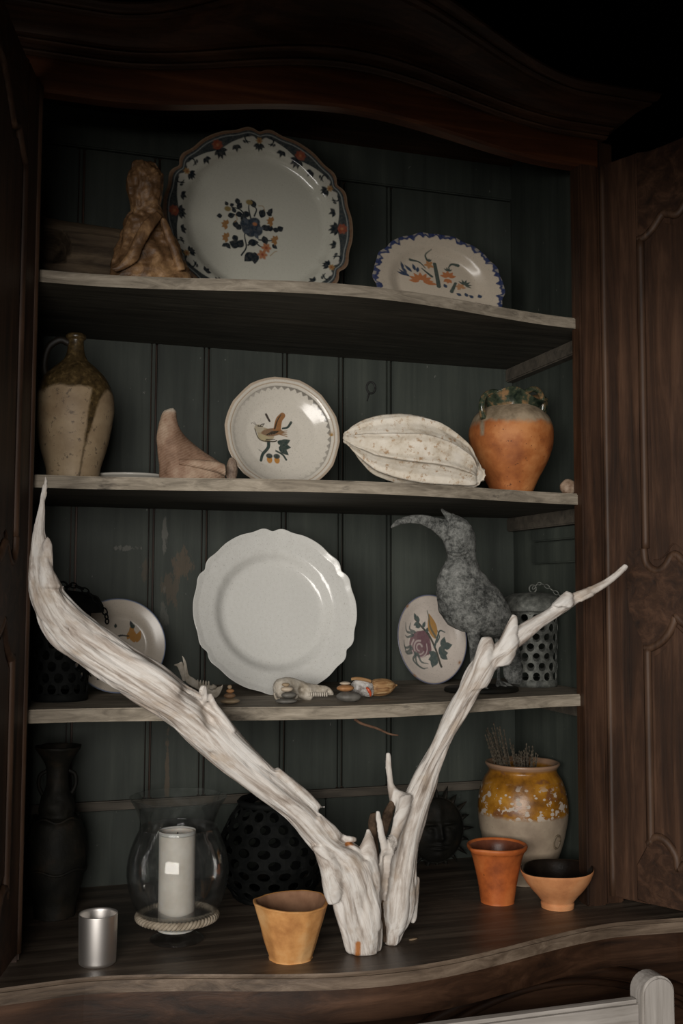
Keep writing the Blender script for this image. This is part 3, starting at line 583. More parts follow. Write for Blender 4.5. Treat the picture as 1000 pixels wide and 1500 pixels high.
def rose_paint(p):
    r = p.rho; ss = lambda x, w=0.012: np.clip(x/w+0.5, 0, 1)
    p.put(ss(r-0.975), (0.05, 0.075, 0.17), 0.9); p.put(ss(r-0.955)*ss(0.975-r), (0.45, 0.38, 0.28), 0.5)
    for a, q in ((0.55, 0.98), (2.3, 0.98), (-2.2, 0.99), (-0.62, 0.93)): p.put(np.exp(-((p.th-(a % (2*PI)))/0.05)**2-((r-q)/0.03)**2), (0.28, 0.13, 0.05))
    T = lambda x, y: ((x-266)/181.0, -(y-703)/217.0)
    PU, P2, G = (0.16, 0.085, 0.10), (0.34, 0.25, 0.26), (0.075, 0.10, 0.095)
    p.blob(*T(215, 725), 0.32, 0.30, 0.3, PU, 0.92); p.blob(*T(235, 690), 0.20, 0.15, 0.2, PU); p.blob(*T(250, 745), 0.13, 0.15, 0, PU)
    for k in range(3):
        q = 0.08+k*0.075; P = [(T(210, 740)[0]+q*math.cos(a+k), T(210, 740)[1]+q*math.sin(a+k)) for a in np.linspace(0.3, 4.6, 8)]; p.stroke(P, 0.022, 0.012, (0.46, 0.38, 0.36), soft=0.02)
    for pts in ([(195, 770), (170, 800), (210, 840), (245, 840)], [(185, 765), (190, 820), (225, 845)], [(200, 775), (215, 810), (250, 820)], [(170, 745), (135, 760), (125, 725)], [(165, 735), (130, 740), (125, 705)], [(165, 765), (140, 770), (125, 760)], [(175, 670), (145, 660), (140, 620)], [(190, 665), (165, 650), (170, 620)], [(180, 680), (150, 690), (135, 680)]):
        p.stroke([T(*q) for q in pts], 0.035, 0.008, G, 0.85)
    p.stroke([T(195, 600), T(230, 640), T(265, 680), T(295, 750), T(315, 835)], 0.022, 0.03, (0.07, 0.07, 0.06))
    for x, y, a in ((215, 620, 100), (215, 620, 200), (235, 645, 60), (225, 635, 190), (205, 605, 120), (250, 665, 40)): p.leaf(*T(x, y), 0.17, 0.045, math.radians(a), G)
    p.leaf(*T(298, 700), 0.60, 0.13, math.radians(104), (0.40, 0.22, 0.07)); p.stroke([T(300, 690), T(275, 640), T(270, 590), T(262, 562)], 0.03, 0.012, (0.09, 0.11, 0.09), 0.8)
    p.stroke([T(290, 740), T(310, 690), T(325, 660), T(350, 668)], 0.03, 0.012, G); p.stroke([T(305, 715), T(320, 690), T(312, 660)], 0.022, 0.01, G)
    for x, y, a in ((300, 790, 150), (300, 790, 190), (300, 790, 230), (285, 785, 250), (310, 770, 40), (310, 770, 0), (315, 765, -40), (330, 745, 70), (335, 740, 10)): p.leaf(*T(x, y), 0.27, 0.085, math.radians(a), G)
P0 = at(629, 941, 0.35)
plate('rose_plate', 'small oval plate with purple rose and yellow bud, behind the bird statue', P0[0], 0.352, Z3, 0.0895, 1.17, math.radians(9), math.radians(4), [(0, 0), (0.6, 0.002), (0.75, 0.007), (0.9, 0.014), (1, 0.018)], lambda th: 1+0.010*np.sin(th*3+1), rose_paint, (0.60, 0.53, 0.47), 360, 90, thick=0.004, mat='faience_soft')

def yellow_paint(p):
    r = p.rho; ss = lambda x, w=0.012: np.clip(x/w+0.5, 0, 1)
    p.put(ss(r-0.975), (0.08, 0.13, 0.25), 0.9)
    T = lambda x, y: ((x-632)/285.0, -(y-560)/285.0); OR = (0.42, 0.20, 0.045)
    p.leaf(*T(735, 540), 0.36, 0.085, math.radians(105), OR); p.leaf(*T(690, 520), 0.30, 0.06, math.radians(60), OR); p.leaf(*T(745, 540), 0.28, 0.06, math.radians(70), OR)
    p.leaf(*T(725, 450), 0.17, 0.04, math.radians(110), INK); p.blob(*T(724, 440), 0.05, 0.05, 0, GRN); p.leaf(*T(620, 450), 0.10, 0.03, 1.5, GRN)
    for pts in ([(445, 660), (465, 700), (495, 715)], [(440, 700), (470, 740)], [(600, 560), (640, 500), (700, 500)], [(560, 620), (600, 640), (660, 620)]): p.stroke([T(*q) for q in pts], 0.03, 0.012, INK)
    p.leaf(*T(500, 600), 0.4, 0.1, 2.2, OR); p.leaf(*T(560, 700), 0.3, 0.09, 4.0, GRN)
P0 = at(172, 954, 0.32)
plate('flower_plate', 'cream plate with orange flower half hidden behind the leaning driftwood limb', P0[0], 0.32, Z3, 0.1000, 1.0, math.radians(10), math.radians(3), [(0, 0), (0.62, 0.0), (0.70, 0.006), (0.8, 0.010), (1, 0.015)], lambda th: 1+0.003*np.sin(th*3), yellow_paint, (0.56, 0.49, 0.41), 300, 70, mat='faience_soft')
# the dish lying flat
P0 = at(193, 690, 0.22)
def rim_paint(): pass
t = NT('white_dish_glaze'); z = t.xyz(t.co())[2]; nz = t.noise(t.co(), 60, 3)
c = t.mix(t.ramp(t.ma('ADD', t.ma('MULTIPLY', z, 20), t.ma('MULTIPLY', nz, 0.12)), [(0.52, 0.0), (0.56, 1.0)]), (0.50, 0.48, 0.43), (0.035, 0.05, 0.10)); MAT['white_dish_glaze'] = t.done(c, 0.2)
v, f = lathe([(0.002, 0.0), (0.060, 0.0), (0.062, 0.006), (0.064, 0.012), (0.082, 0.018), (0.086, 0.021), (0.085, 0.0235), (0.078, 0.0215), (0.06, 0.013), (0.05, 0.009), (0.002, 0.008)], 72, None, (P0[0], 0.22, Z2)); mesh('flat_dish', v, f, 'white_dish_glaze', origin=(P0[0], 0.22, Z2), cat='dish', label='white dish with blue speckled rim lying flat beside the tall jug')
# ------------------------------------------------------------------ driftwood
def wood_drift():
    t = NT('driftwood'); g = t.attr('grain').outputs['Vector']; z = t.attr('tint').outputs['Fac']
    a = t.noise(t.map(g, (5, 130, 130)), 1, 6, 0.65, 0.5); b = t.noise(t.map(g, (9, 45, 45), (3, 1, 2)), 1, 5, 0.6, 0.8); d = t.noise(t.map(g, (22, 22, 22)), 1, 4, 0.6)
    c = t.ramp(t.ma('ADD', t.ma('MULTIPLY', a, 0.45), t.ma('MULTIPLY', b, 0.55)), [(0.34, (0.22, 0.175, 0.138)), (0.435, (0.45, 0.39, 0.34)), (0.52, (0.68, 0.635, 0.585)), (0.63, (0.80, 0.775, 0.74))])
    c = t.mix(t.ramp(d, [(0.55, 0.0), (0.70, 0.5)]), c, (0.44, 0.34, 0.245))
    c = t.mix(z, c, (0.40, 0.155, 0.045))
    t.bump(t.ma('ADD', a, t.ma('MULTIPLY', b, 1.6)), 0.6, 0.003); MAT['driftwood'] = t.done(c, 0.72, 0.25)
wood_drift(); simple('bark', (0.035, 0.022, 0.014), (0.13, 0.085, 0.055), 40, 0.9, 0.9, 0.2)
YA = [-0.135, -0.15, -0.165, -0.165, -0.16, -0.15, -0.135, -0.125]
A = [((65, 697), (69, 697)), ((60, 715), (69, 715)), ((56, 740), (68, 742)), ((49, 770), (66, 775)), ((44, 800), (72, 800)), ((40, 830), (77, 830)), ((39, 862), (91, 858)), ((46, 893), (108, 878)), ((58, 922), (130, 898)), ((80, 952), (160, 920)), ((110, 976), (195, 945)), ((150, 1005), (236, 970)), ((195, 1033), (282, 1006)), ((240, 1062), (318, 1034)), ((283, 1098), (352, 1076)), ((325, 1132), (388, 1112)), ((372, 1166), (430, 1152)), ((412, 1197), (466, 1184)), ((442, 1228), (494, 1222)), ((464, 1255), (525, 1238)), ((474, 1285), (548, 1262)), ((484, 1315), (556, 1300)), ((493, 1345), (560, 1342)), ((502, 1375), (560, 1375)), ((507, 1399), (557, 1404))]
B = [((563, 1392), (580, 1391)), ((561, 1365), (591, 1366)), ((559, 1335), (603, 1340)), ((561, 1300), (608, 1300)), ((567, 1265), (611, 1262)), ((575, 1230), (616, 1225)), ((583, 1195), (626, 1190)), ((592, 1165), (638, 1155)), ((606, 1138), (647, 1122)), ((628, 1097), (664, 1082)), ((648, 1055), (688, 1042)), ((668, 1015), (711, 998)), ((688, 975), (732, 970)), ((712, 953), (752, 953)), ((735, 935), (770, 937)), ((760, 916), (785, 924)), ((788, 900), (806, 909)), ((814, 883), (837, 889)), ((838, 869), (850, 881)), ((868, 857), (874, 868)), ((893, 843), (898, 851)), ((913, 825), (920, 831))]
YB = [-0.10, -0.10, -0.10, -0.105, -0.115, -0.12, -0.13, -0.14]
limbs = [limb(A, YA, [0.9, 0.8, 0.75, 0.7, 0.75, 0.8, 0.8, 0.7], 300, 96, 0.13, 0.9, (2, 3, 5, 7), seed=3), limb(B, YB, [1.1, 0.8, 0.75, 0.8, 0.8, 0.8, 0.8], 260, 90, 0.14, -0.7, (2, 3, 5, 7), seed=11)]
small = [
 ([((566, 1103), (571, 1103)), ((565, 1125), (573, 1125)), ((567, 1145), (578, 1150)), ((570, 1163), (592, 1160)), ((576, 1180), (606, 1166))], -0.108),
 ([((579, 1172), (604, 1165)), ((578, 1190), (600, 1185)), ((573, 1215), (588, 1215)), ((565, 1238), (580, 1240)), ((557, 1262), (573, 1262)), ((556, 1292), (570, 1290)), ((556, 1320), (566, 1320))], [-0.118, -0.135, -0.148, -0.145, -0.135]),
 ([((550, 1187), (557, 1187)), ((549, 1200), (560, 1200)), ((553, 1222), (563, 1220)), ((557, 1245), (570, 1242)), ((556, 1265), (570, 1262))], [-0.158, -0.146]),
 ([((538, 1214), (541, 1214)), ((532, 1232), (546, 1230)), ((525, 1255), (550, 1255)), ((522, 1285), (555, 1285)), ((524, 1320), (558, 1320))], [-0.155, -0.142]),
 ([((706, 934), (719, 934)), ((701, 945), (722, 945)), ((695, 965), (722, 965)), ((688, 990), (722, 985)), ((680, 1010), (712, 1005))], [-0.130, -0.122]),
 ([((751, 901), (755, 902)), ((745, 912), (757, 912)), ((737, 930), (757, 928)), ((726, 955), (757, 948)), ((715, 975), (745, 970))], [-0.138, -0.128]),
 ([((829, 866), (838, 870)), ((820, 874), (840, 878)), ((808, 886), (836, 890))], [-0.136, -0.133]),
 ([((870, 872), (866, 868)), ((864, 875), (862, 868)), ((850, 882), (848, 874))], -0.138),
 ([((69, 786), (76, 797)), ((62, 800), (77, 810)), ((58, 830), (80, 835)), ((60, 860), (95, 862))], [-0.165, -0.172]),
 ([((478, 1183), (472, 1182)), ((455, 1185), (468, 1176)), ((425, 1165), (440, 1150)), ((395, 1138), (408, 1125))], [-0.150, -0.162]),
 ([((521, 1231), (521, 1228)), ((500, 1234), (503, 1224)), ((480, 1225), (487, 1208)), ((460, 1205), (468, 1190))], [-0.15, -0.165]),
 ([((293, 1005), (302, 1003)), ((294, 1015), (304, 1015)), ((298, 1030), (305, 1032)), ((300, 1045), (306, 1046))], [-0.19, -0.185]),
 ([((306, 1016), (310, 1015)), ((308, 1030), (317, 1032)), ((316, 1046), (330, 1050)), ((330, 1065), (346, 1070))], [-0.185, -0.175]),
 ([((602, 1352), (608, 1350)), ((600, 1340), (610, 1338)), ((599, 1320), (611, 1316)), ((602, 1290), (612, 1285))], [-0.10, -0.10]),
 ([((480, 1325), (496, 1322)), ((474, 1300), (502, 1296)), ((470, 1270), (500, 1268)), ((455, 1240), (480, 1238))], [-0.155, -0.158]),
 ([((545, 1360), (556, 1360)), ((538, 1330), (556, 1330)), ((535, 1300), (552, 1298)), ((522, 1262), (545, 1258))], [-0.15, -0.155]),
]
def fat(pp, k=1.18):
    o = []
    for (a, b) in pp:
        m = ((a[0]+b[0])/2, (a[1]+b[1])/2); w = max(1.0, math.hypot(a[0]-b[0], a[1]-b[1])); e = max(k, 5.5/w)
        o.append(tuple((m[0]+(q[0]-m[0])*e, m[1]+(q[1]-m[1])*e) for q in (a, b)))
    return o
for k, (pp, yy) in enumerate(small):
    pp = fat(pp, 0.98 if k in (1, 2, 4, 5, 6, 13) else 1.15); limbs.append(limb(pp, yy, 0.85, 46, 36, 0.10, 0.5, (4, 7, 12), seed=20+k))
V = np.concatenate([l[0] for l in limbs]); F = []; o_ = 0; G = np.concatenate([l[2] for l in limbs])
for l in limbs: F += [[k+o_ for k in q] for q in l[1]]; o_ += len(l[0])
def cap_d(V, a, b):
    d = b-a; t = np.clip(((V-a)@d)/(d@d), 0, 1); return np.linalg.norm(V-a-t[:, None]*d, axis=1)
ctrA = at(300, 1050, -0.16)
# clefts and knots
for (p, q, y, r, dp) in (((270, 1014), (292, 1026), -0.19, 0.007, 0.020), ((302, 1036), (312, 1058), -0.19, 0.008, 0.022), ((563, 1255), (560, 1345), -0.14, 0.007, 0.016), ((78, 875), (84, 890), -0.19, 0.004, 0.006), ((312, 1106), (316, 1110), -0.19, 0.004, 0.008), ((100, 920), (106, 932), -0.19, 0.003, 0.006), ((503, 1230), (515, 1240), -0.165, 0.006, 0.012), ((870, 862), (872, 861), -0.155, 0.003, 0.004), ((845, 876), (850, 874), -0.155, 0.003, 0.004), ((822, 892), (815, 896), -0.155, 0.003, 0.004)):
    a, b = at(*p, y), at(*q, y); dd = cap_d(V[:, [0, 2]], a[[0, 2]], b[[0, 2]]); m = np.exp(-(dd/r)**2)*(V[:, 1] < y+0.05); V[:, 1] += dp*m
tint = (((527, 1385), (527, 1402), -0.16, 0.0055), ((508, 1238), (518, 1237), -0.16, 0.004))
V[:, 2] = np.maximum(V[:, 2], ZC+0.0003)
DW = (0.05, -0.13, ZC)
def fuse(V, F, G, tint, voxel):
    """weld the overlapping limbs into one skin, then carve the weathered grain into it"""
    from mathutils import kdtree
    me = bpy.data.meshes.new('tmp'); me.from_pydata(V.tolist(), [], F); ob = bpy.data.objects.new('tmp', me); COL.objects.link(ob)
    md = ob.modifiers.new('fuse', 'REMESH'); md.mode = 'VOXEL'; md.voxel_size = voxel
    dg = bpy.context.evaluated_depsgraph_get(); dg.update(); m2 = bpy.data.meshes.new_from_object(ob.evaluated_get(dg))
    n = len(m2.vertices); co = np.empty(n*3, np.float32); m2.vertices.foreach_get('co', co); co = co.reshape(-1, 3).astype(float)
    e = np.empty(len(m2.edges)*2, np.int32); m2.edges.foreach_get('vertices', e); e = e.reshape(-1, 2); F2 = [list(p.vertices) for p in m2.polygons]
    deg = np.bincount(e.ravel(), minlength=n)[:, None].astype(float)
    def lap(x):
        a = np.zeros_like(x); np.add.at(a, e[:, 0], x[e[:, 1]]); np.add.at(a, e[:, 1], x[e[:, 0]]); return a/deg
    for _ in range(3): co = co*0.5+lap(co)*0.5
    nm = len(limbs[0][0])+len(limbs[1][0]); kd = kdtree.KDTree(nm); [kd.insert(p, i) for i, p in enumerate(V[:nm])]; kd.balance()
    idx = np.array([kd.find(p)[1] for p in co]); g = G[idx]; tn = np.array([0.0]*n)
    for _ in range(5): g = g*0.5+lap(g)*0.5
    f4 = np.array([f if len(f) == 4 else f+[f[-1]] for f in F2]); nr = np.zeros((n, 3)); fn = np.cross(co[f4[:, 2]]-co[f4[:, 0]], co[f4[:, 3]]-co[f4[:, 1]])
    for k in range(4): np.add.at(nr, f4[:, k], fn)
    nr /= np.linalg.norm(nr, axis=1)[:, None]+1e-12
    d = np.empty(n)
    for i, p in enumerate(g):
        a = noise.noise(Vector((p[0]*7, p[1]*34, p[2]*34))); b = noise.noise(Vector((p[0]*11+5, p[1]*85, p[2]*85))); w = noise.noise(Vector((p[0]*20, p[1]*20, p[2]*20+9)))
        L_ = noise.noise(Vector((p[0]*3.5+3, p[1]*17, p[2]*17))); d[i] = 0.0016+0.0050*L_-0.0030*(1-min(1, abs(a)*3.2))**1.5+0.0012*a-0.0017*(1-min(1, abs(b)*2.6))**2*(0.6+w)
    edge = np.clip((co[:, 2]-ZC)/0.006, 0, 1); co = co+nr*(d*edge)[:, None]
    bpy.data.objects.remove(ob); bpy.data.meshes.remove(me); bpy.data.meshes.remove(m2)
    for (p, q, y, r) in tint:
        a, b = at(*p, y), at(*q, y); dd = cap_d(co[:, [0, 2]], a[[0, 2]], b[[0, 2]]); tn = np.maximum(tn, np.clip((r-dd)/0.002, 0, 1)*(co[:, 1] < y+0.045))
    return co, F2, g, tn
V, F, G, tint = fuse(V, F, G, tint, 0.0024)
V[:, 2] = np.maximum(V[:, 2], ZC+0.0003)
drift = mesh('driftwood', V, F, 'driftwood', origin=DW, cat='driftwood', label='large pale forked driftwood branch standing in front of the shelves', attrs={'grain': ('FLOAT_VECTOR', G), 'tint': ('FLOAT', tint)})
bk = []
for k, (pp, yy) in enumerate((([((542, 1192), (552, 1190)), ((539, 1205), (552, 1205)), ((541, 1225), (553, 1225)), ((545, 1250), (555, 1248)), ((550, 1262), (556, 1260))], -0.12), ([((572, 1172), (580, 1172)), ((562, 1188), (578, 1185)), ((558, 1205), (572, 1205)), ((558, 1222), (566, 1224))], -0.112), ([((556, 1260), (572, 1262)), ((557, 1300), (572, 1300)), ((558, 1350), (568, 1350)), ((561, 1380), (566, 1380))], -0.105))):
    vv, ff, _ = limb(pp, yy, 0.7, 40, 36, 0.2, 0, (3, 6, 11), seed=60+k); bk.append((vv, ff))
v, f = merge(bk); mesh('bark', v, f, 'bark', drift, label='brown crumbling bark in the fork')

# ------------------------------------------------------------------ stoneware jug
def vec_u(t):                                   # object-space across-the-front coordinate and height
    x = t.xyz(t.co()); return t.ma('SUBTRACT', t.ma('MULTIPLY', x[0], 0.954), t.ma('MULTIPLY', x[1], 0.30)), x[1], x[2]
t = NT('jug_glaze'); u, yy, z = vec_u(t); n1 = t.noise(t.co(), 22, 5); n2 = t.noise(t.co(), 90, 6, 0.7)
clay = t.ramp(t.noise(t.co(), 9, 6), [(0.35, (0.25, 0.175, 0.10)), (0.62, (0.42, 0.315, 0.195))])
clay = t.mix(t.ramp(t.noise(t.co(), 75, 4, 0.7), [(0.58, 0.0), (0.66, 0.8)]), clay, (0.085, 0.06, 0.04)); clay = t.mix(t.ramp(t.noise(t.co(), 14, 4, 0.6), [(0.5, 0.0), (0.7, 0.55)]), clay, (0.20, 0.125, 0.065))
gl = t.ramp(n2, [(0.35, (0.030, 0.020, 0.009)), (0.55, (0.085, 0.055, 0.022)), (0.72, (0.20, 0.14, 0.06))])
top = t.ramp(t.ma('ADD', z, t.ma('MULTIPLY', n1, 0.035)), [(0.193, 0.0), (0.197, 1.0)])
xd = t.ma('SUBTRACT', u, t.ma('ADD', 0.022, t.ma('MULTIPLY', z, 0.20))); xd = t.ma('ADD', xd, t.ma('MULTIPLY', t.ma('SUBTRACT', n1, 0.5), 0.012))
wid = t.ma('ADD', 0.0032, t.ma('MULTIPLY', t.ma('MAXIMUM', t.ma('SUBTRACT', z, 0.07), 0.0), 0.085))
drip = t.ramp(t.ma('SUBTRACT', wid, t.ma('ABSOLUTE', xd)), [(0.0, 0.0), (0.0015, 1.0)])
m = t.ma('MAXIMUM', top, drip); c = t.mix(m, clay, gl); t.bump(t.noise(t.co(), 60, 5, 0.7), 0.35, 0.002)
MAT['jug_glaze'] = t.done(c, t.ma('SUBTRACT', 0.6, t.ma('MULTIPLY', m, 0.28)), 0.5)
simple('dark_glaze', (0.008, 0.006, 0.004), (0.025, 0.017, 0.009), 30, 0.55, 0.4)
J = at(107, 690, 0.15); J = (J[0], 0.15, Z2)
jug = thing('stoneware_jug', 'tall cream stoneware jug with brown glazed neck and drip', 'jug', J)
v, f = lathe([(0.002, 0), (0.046, 0), (0.050, 0.006), (0.053, 0.03), (0.066, 0.075), (0.0755, 0.13), (0.0765, 0.155), (0.073, 0.180), (0.060, 0.208), (0.041, 0.228), (0.025, 0.242), (0.018, 0.256), (0.0155, 0.272), (0.0155, 0.283), (0.0195, 0.287), (0.0195, 0.293), (0.0145, 0.296), (0.012, 0.29), (0.011, 0.25), (0.002, 0.24)], 80, 90, J); mesh('body', v, f, 'jug_glaze', jug)
hp = [np.array(J)+np.array(q) for q in ((-0.012, 0.0, 0.276), (-0.030, 0.004, 0.283), (-0.050, 0.008, 0.270), (-0.058, 0.010, 0.245), (-0.058, 0.010, 0.22), (-0.052, 0.008, 0.205))]
v, f = tube(hp, [0.007, 0.0075, 0.007, 0.007, 0.009], 12, 30); mesh('handle', v, f, 'dark_glaze', jug)

# ------------------------------------------------------------------ two-handled terracotta pot with green rim
t = NT('terracotta_slip'); u, yy, z = vec_u(t); n1 = t.noise(t.co(), 30, 5); n2 = t.noise(t.co(), 14, 5)
ter = t.ramp(n2, [(0.33, (0.22, 0.062, 0.018)), (0.5, (0.40, 0.132, 0.036)), (0.66, (0.55, 0.225, 0.075))])
ter = t.mix(t.ramp(t.noise(t.co(), 120, 3), [(0.66, 0), (0.70, 0.8)]), ter, (0.10, 0.035, 0.015))
slip = t.ramp(t.noise(t.co(), 26, 5), [(0.35, (0.16, 0.12, 0.075)), (0.6, (0.36, 0.28, 0.19))])
m = t.ramp(t.ma('ADD', z, t.ma('MULTIPLY', n1, 0.03)), [(0.166, 0.0), (0.176, 1.0)])
dr = t.ramp(t.ma('SUBTRACT', 0.0055, t.ma('ABSOLUTE', t.ma('ADD', u, t.ma('ADD', 0.068, t.ma('MULTIPLY', n1, 0.008))))), [(0.0, 0.0), (0.002, 1.0)])
dr = t.ma('MULTIPLY', dr, t.ramp(z, [(0.125, 0.0), (0.13, 1.0)])); c = t.mix(t.ma('MAXIMUM', m, dr), ter, slip)
t.bump(t.noise(t.co(), 45, 5, 0.7), 0.4, 0.002); MAT['terracotta_slip'] = t.done(c, 0.62, 0.35)
t = NT('green_glaze'); c = t.ramp(t.noise(t.co(), 38, 5), [(0.36, (0.010, 0.016, 0.011)), (0.50, (0.045, 0.058, 0.036)), (0.62, (0.26, 0.15, 0.07))]); t.bump(t.noise(t.co(), 50, 4), 0.4, 0.002); MAT['green_glaze'] = t.done(c, 0.18)
TP = at(749, 714, 0.13); TP = (TP[0], 0.13, Z2)
tp = thing('terracotta_pot', 'round orange terracotta pot with dark green ruffled rim', 'pot', TP)
v, f = lathe([(0.002, 0), (0.040, 0), (0.044, 0.004), (0.055, 0.03), (0.076, 0.07), (0.089, 0.105), (0.093, 0.132), (0.091, 0.155), (0.083, 0.175), (0.071, 0.188), (0.062, 0.195), (0.058, 0.200), (0.054, 0.198), (0.06, 0.18), (0.07, 0.14), (0.05, 0.05), (0.002, 0.02)], 80, 80, TP); v = roughen(v, 0.0015, 18); mesh('body', v, f, 'terracotta_slip', tp)
def ruf(V, th, P):
    k = np.clip((P[:, 1]-0.192)/0.03, 0, 1)[:, None]; V[..., 2] += k*(0.013*np.cos(3*th-0.5))[None, :]; s = 1+k*0.12*np.cos(3*th+1.4)[None, :]; V[..., 0] *= s; V[..., 1] *= s; return V
v, f = lathe([(0.060, 0.190), (0.063, 0.198), (0.066, 0.207), (0.071, 0.217), (0.072, 0.220), (0.069, 0.220), (0.062, 0.208), (0.057, 0.196), (0.056, 0.188)], 90, 40, TP, ruf, cap=False); mesh('ruffled_rim', v, f, 'green_glaze', tp)
for hp in ([(-0.080, -0.030, 0.165), (-0.087, -0.034, 0.190), (-0.080, -0.034, 0.214), (-0.058, -0.034, 0.224), (-0.036, -0.032, 0.218), (-0.014, -0.03, 0.202)], [(-0.014, -0.03, 0.202), (0.004, -0.034, 0.212), (0.022, -0.036, 0.230), (0.044, -0.034, 0.236), (0.062, -0.028, 0.222), (0.066, -0.024, 0.198), (0.062, -0.02, 0.182)], [(0.090, 0.01, 0.224), (0.086, 0.004, 0.205), (0.080, 0.0, 0.188), (0.078, 0.0, 0.172)]):
    v, f = tube([np.array(TP)+np.array(q) for q in hp], [0.008, 0.0065, 0.0065, 0.0075], 12, 32); mesh('handle', v, f, 'green_glaze', tp)

# ------------------------------------------------------------------ counter pots
def terracotta(name, a, b, c_, rough=0.7, spots=0.0):
    t = NT(name); c = t.ramp(t.noise(t.co(), 16, 6), [(0.34, a), (0.5, b), (0.66, c_)])
    if spots: c = t.mix(t.ramp(t.noise(t.co(), 70, 4, 0.7), [(0.66, 0), (0.70, spots)]), c, (0.03, 0.012, 0.006))
    t.bump(t.noise(t.co(), 55, 5, 0.7), 0.4, 0.0018); MAT[name] = t.done(c, rough, 0.35)
terracotta('ochre_clay', (0.42, 0.18, 0.055), (0.62, 0.30, 0.10), (0.72, 0.42, 0.18))
terracotta('red_clay', (0.27, 0.065, 0.016), (0.46, 0.115, 0.026), (0.56, 0.17, 0.045), 0.55, 0.9)
terracotta('pink_clay', (0.46, 0.185, 0.075), (0.61, 0.26, 0.105), (0.68, 0.33, 0.15))
terracotta('bowl_inside', (0.006, 0.004, 0.003), (0.010, 0.007, 0.005), (0.02, 0.012, 0.008), 0.3)
terracotta('pot_inside', (0.20, 0.10, 0.055), (0.28, 0.15, 0.085), (0.36, 0.21, 0.13), 0.85)
terracotta('cup_inside', (0.10, 0.03, 0.015), (0.17, 0.055, 0.028), (0.22, 0.08, 0.04), 0.35)
def vessel(V, F, seg, nout, mats): return [0 if q[0] < nout*seg else 1 for q in F]
# faceted pot
P = at(433, 1413, -0.15); FP = (P[0], -0.115, ZC)
def facet(V, th, P):
    V[..., 2] += (P[:, 1] > 0.05)[:, None]*0.002*np.sin(2*th+0.6)[None, :]; fa = ((th+0.2) % (2*PI/11))-PI/11; s = (math.cos(PI/11)/np.cos(fa))**0.6*(1+0.006*np.sin(3*th+1)+0.006*np.sin(5*th)); V[..., 0] *= s; V[..., 1] *= s; return V
prof = [(0.002, 0), (0.037, 0), (0.039, 0.003), (0.047, 0.027), (0.056, 0.057), (0.066, 0.090), (0.0685, 0.0965), (0.064, 0.0975), (0.060, 0.091), (0.045, 0.045), (0.034, 0.012), (0.002, 0.010)]
v, f = lathe(prof, 88, 60, FP, facet); v = roughen(v, 0.0012, 25, 3, 1.0); v[:, 2] = np.maximum(v[:, 2], ZC); mesh('faceted_pot', v, f, None, origin=FP, mats=['ochre_clay', 'pot_inside'], midx=[1 if (min(q)//88) >= 40 else 0 for q in f], cat='pot', label='faceted ochre clay pot at the foot of the driftwood')
# red cup with lip
P = at(734, 1318, 0.07); RC = (P[0], 0.088, ZC)
def lip(V, th, P):
    k = np.clip((P[:, 1]-0.085)/0.03, 0, 1)[:, None]*np.exp(-((th-math.radians(200))/0.25)**2)[None, :]; V[..., 0] *= 1+0.16*k; V[..., 1] *= 1+0.16*k; return V
prof = [(0.002, 0), (0.033, 0), (0.035, 0.003), (0.040, 0.035), (0.047, 0.07), (0.055, 0.100), (0.061, 0.108), (0.0635, 0.114), (0.062, 0.118), (0.057, 0.116), (0.05, 0.10), (0.04, 0.05), (0.03, 0.015), (0.002, 0.012)]
v, f = lathe(prof, 64, 56, RC, lip); mesh('clay_cup', v, f, None, origin=RC, mats=['red_clay', 'cup_inside'], midx=[1 if (min(q)//64) >= 39 else 0 for q in f], cat='cup', label='tall red terracotta cup with pouring lip in front of the glazed jar')
# bowl
P = at(822, 1333, 0.0); BW = (P[0], 0.016, ZC)
def bl(V, th, P): 
    V[..., 2] += np.clip(P[:, 1]/0.08, 0, 1)[:, None]**3*(0.004*np.cos(th-0.2)+0.0015*np.cos(3*th))[None, :]; return V
prof = [(0.002, 0), (0.030, 0), (0.033, 0.002), (0.034, 0.009), (0.033, 0.013), (0.042, 0.025), (0.052, 0.036), (0.064, 0.052), (0.072, 0.068), (0.0745, 0.076), (0.072, 0.079), (0.067, 0.074), (0.055, 0.05), (0.035, 0.025), (0.002, 0.018)]
v, f = lathe(prof, 72, 60, BW, bl); mesh('clay_bowl', v, f, None, origin=BW, mats=['pink_clay', 'bowl_inside'], midx=[1 if (min(q)//72) >= 40 else 0 for q in f], cat='bowl', label='footed orange clay bowl with black inside beside the open door')

# ------------------------------------------------------------------ yellow glazed jar with dried lavender
t = NT('jar_glaze'); u, yy, z = vec_u(t); n1 = t.noise(t.co(), 26, 5)
cl = t.ramp(t.noise(t.co(), 11, 6), [(0.34, (0.22, 0.165, 0.115)), (0.62, (0.38, 0.30, 0.215))]); cl = t.mix(t.ramp(t.noise(t.co(), 90, 4, 0.7), [(0.66, 0), (0.72, 0.7)]), cl, (0.10, 0.075, 0.055))
gl = t.ramp(t.noise(t.co(), 20, 6), [(0.32, (0.11, 0.042, 0.006)), (0.5, (0.30, 0.125, 0.011)), (0.68, (0.44, 0.21, 0.026))])
v1 = t.vor(t.map(t.co(), (60, 60, 85)), 1.0); chipz = t.noise(t.co(), 17, 3); chip = t.ramp(t.ma('ADD', v1, t.ma('MULTIPLY', chipz, 1.0)), [(0.70, 1.0), (0.75, 0.0)])
n3 = t.noise(t.map(t.co(), (38, 38, 55)), 1.0, 4, 0.6); chip = t.ma('MAXIMUM', chip, t.ramp(n3, [(0.575, 0.0), (0.60, 1.0)])); chip = t.ma('MULTIPLY', chip, t.ramp(z, [(0.205, 1.0), (0.225, 0.0)]))
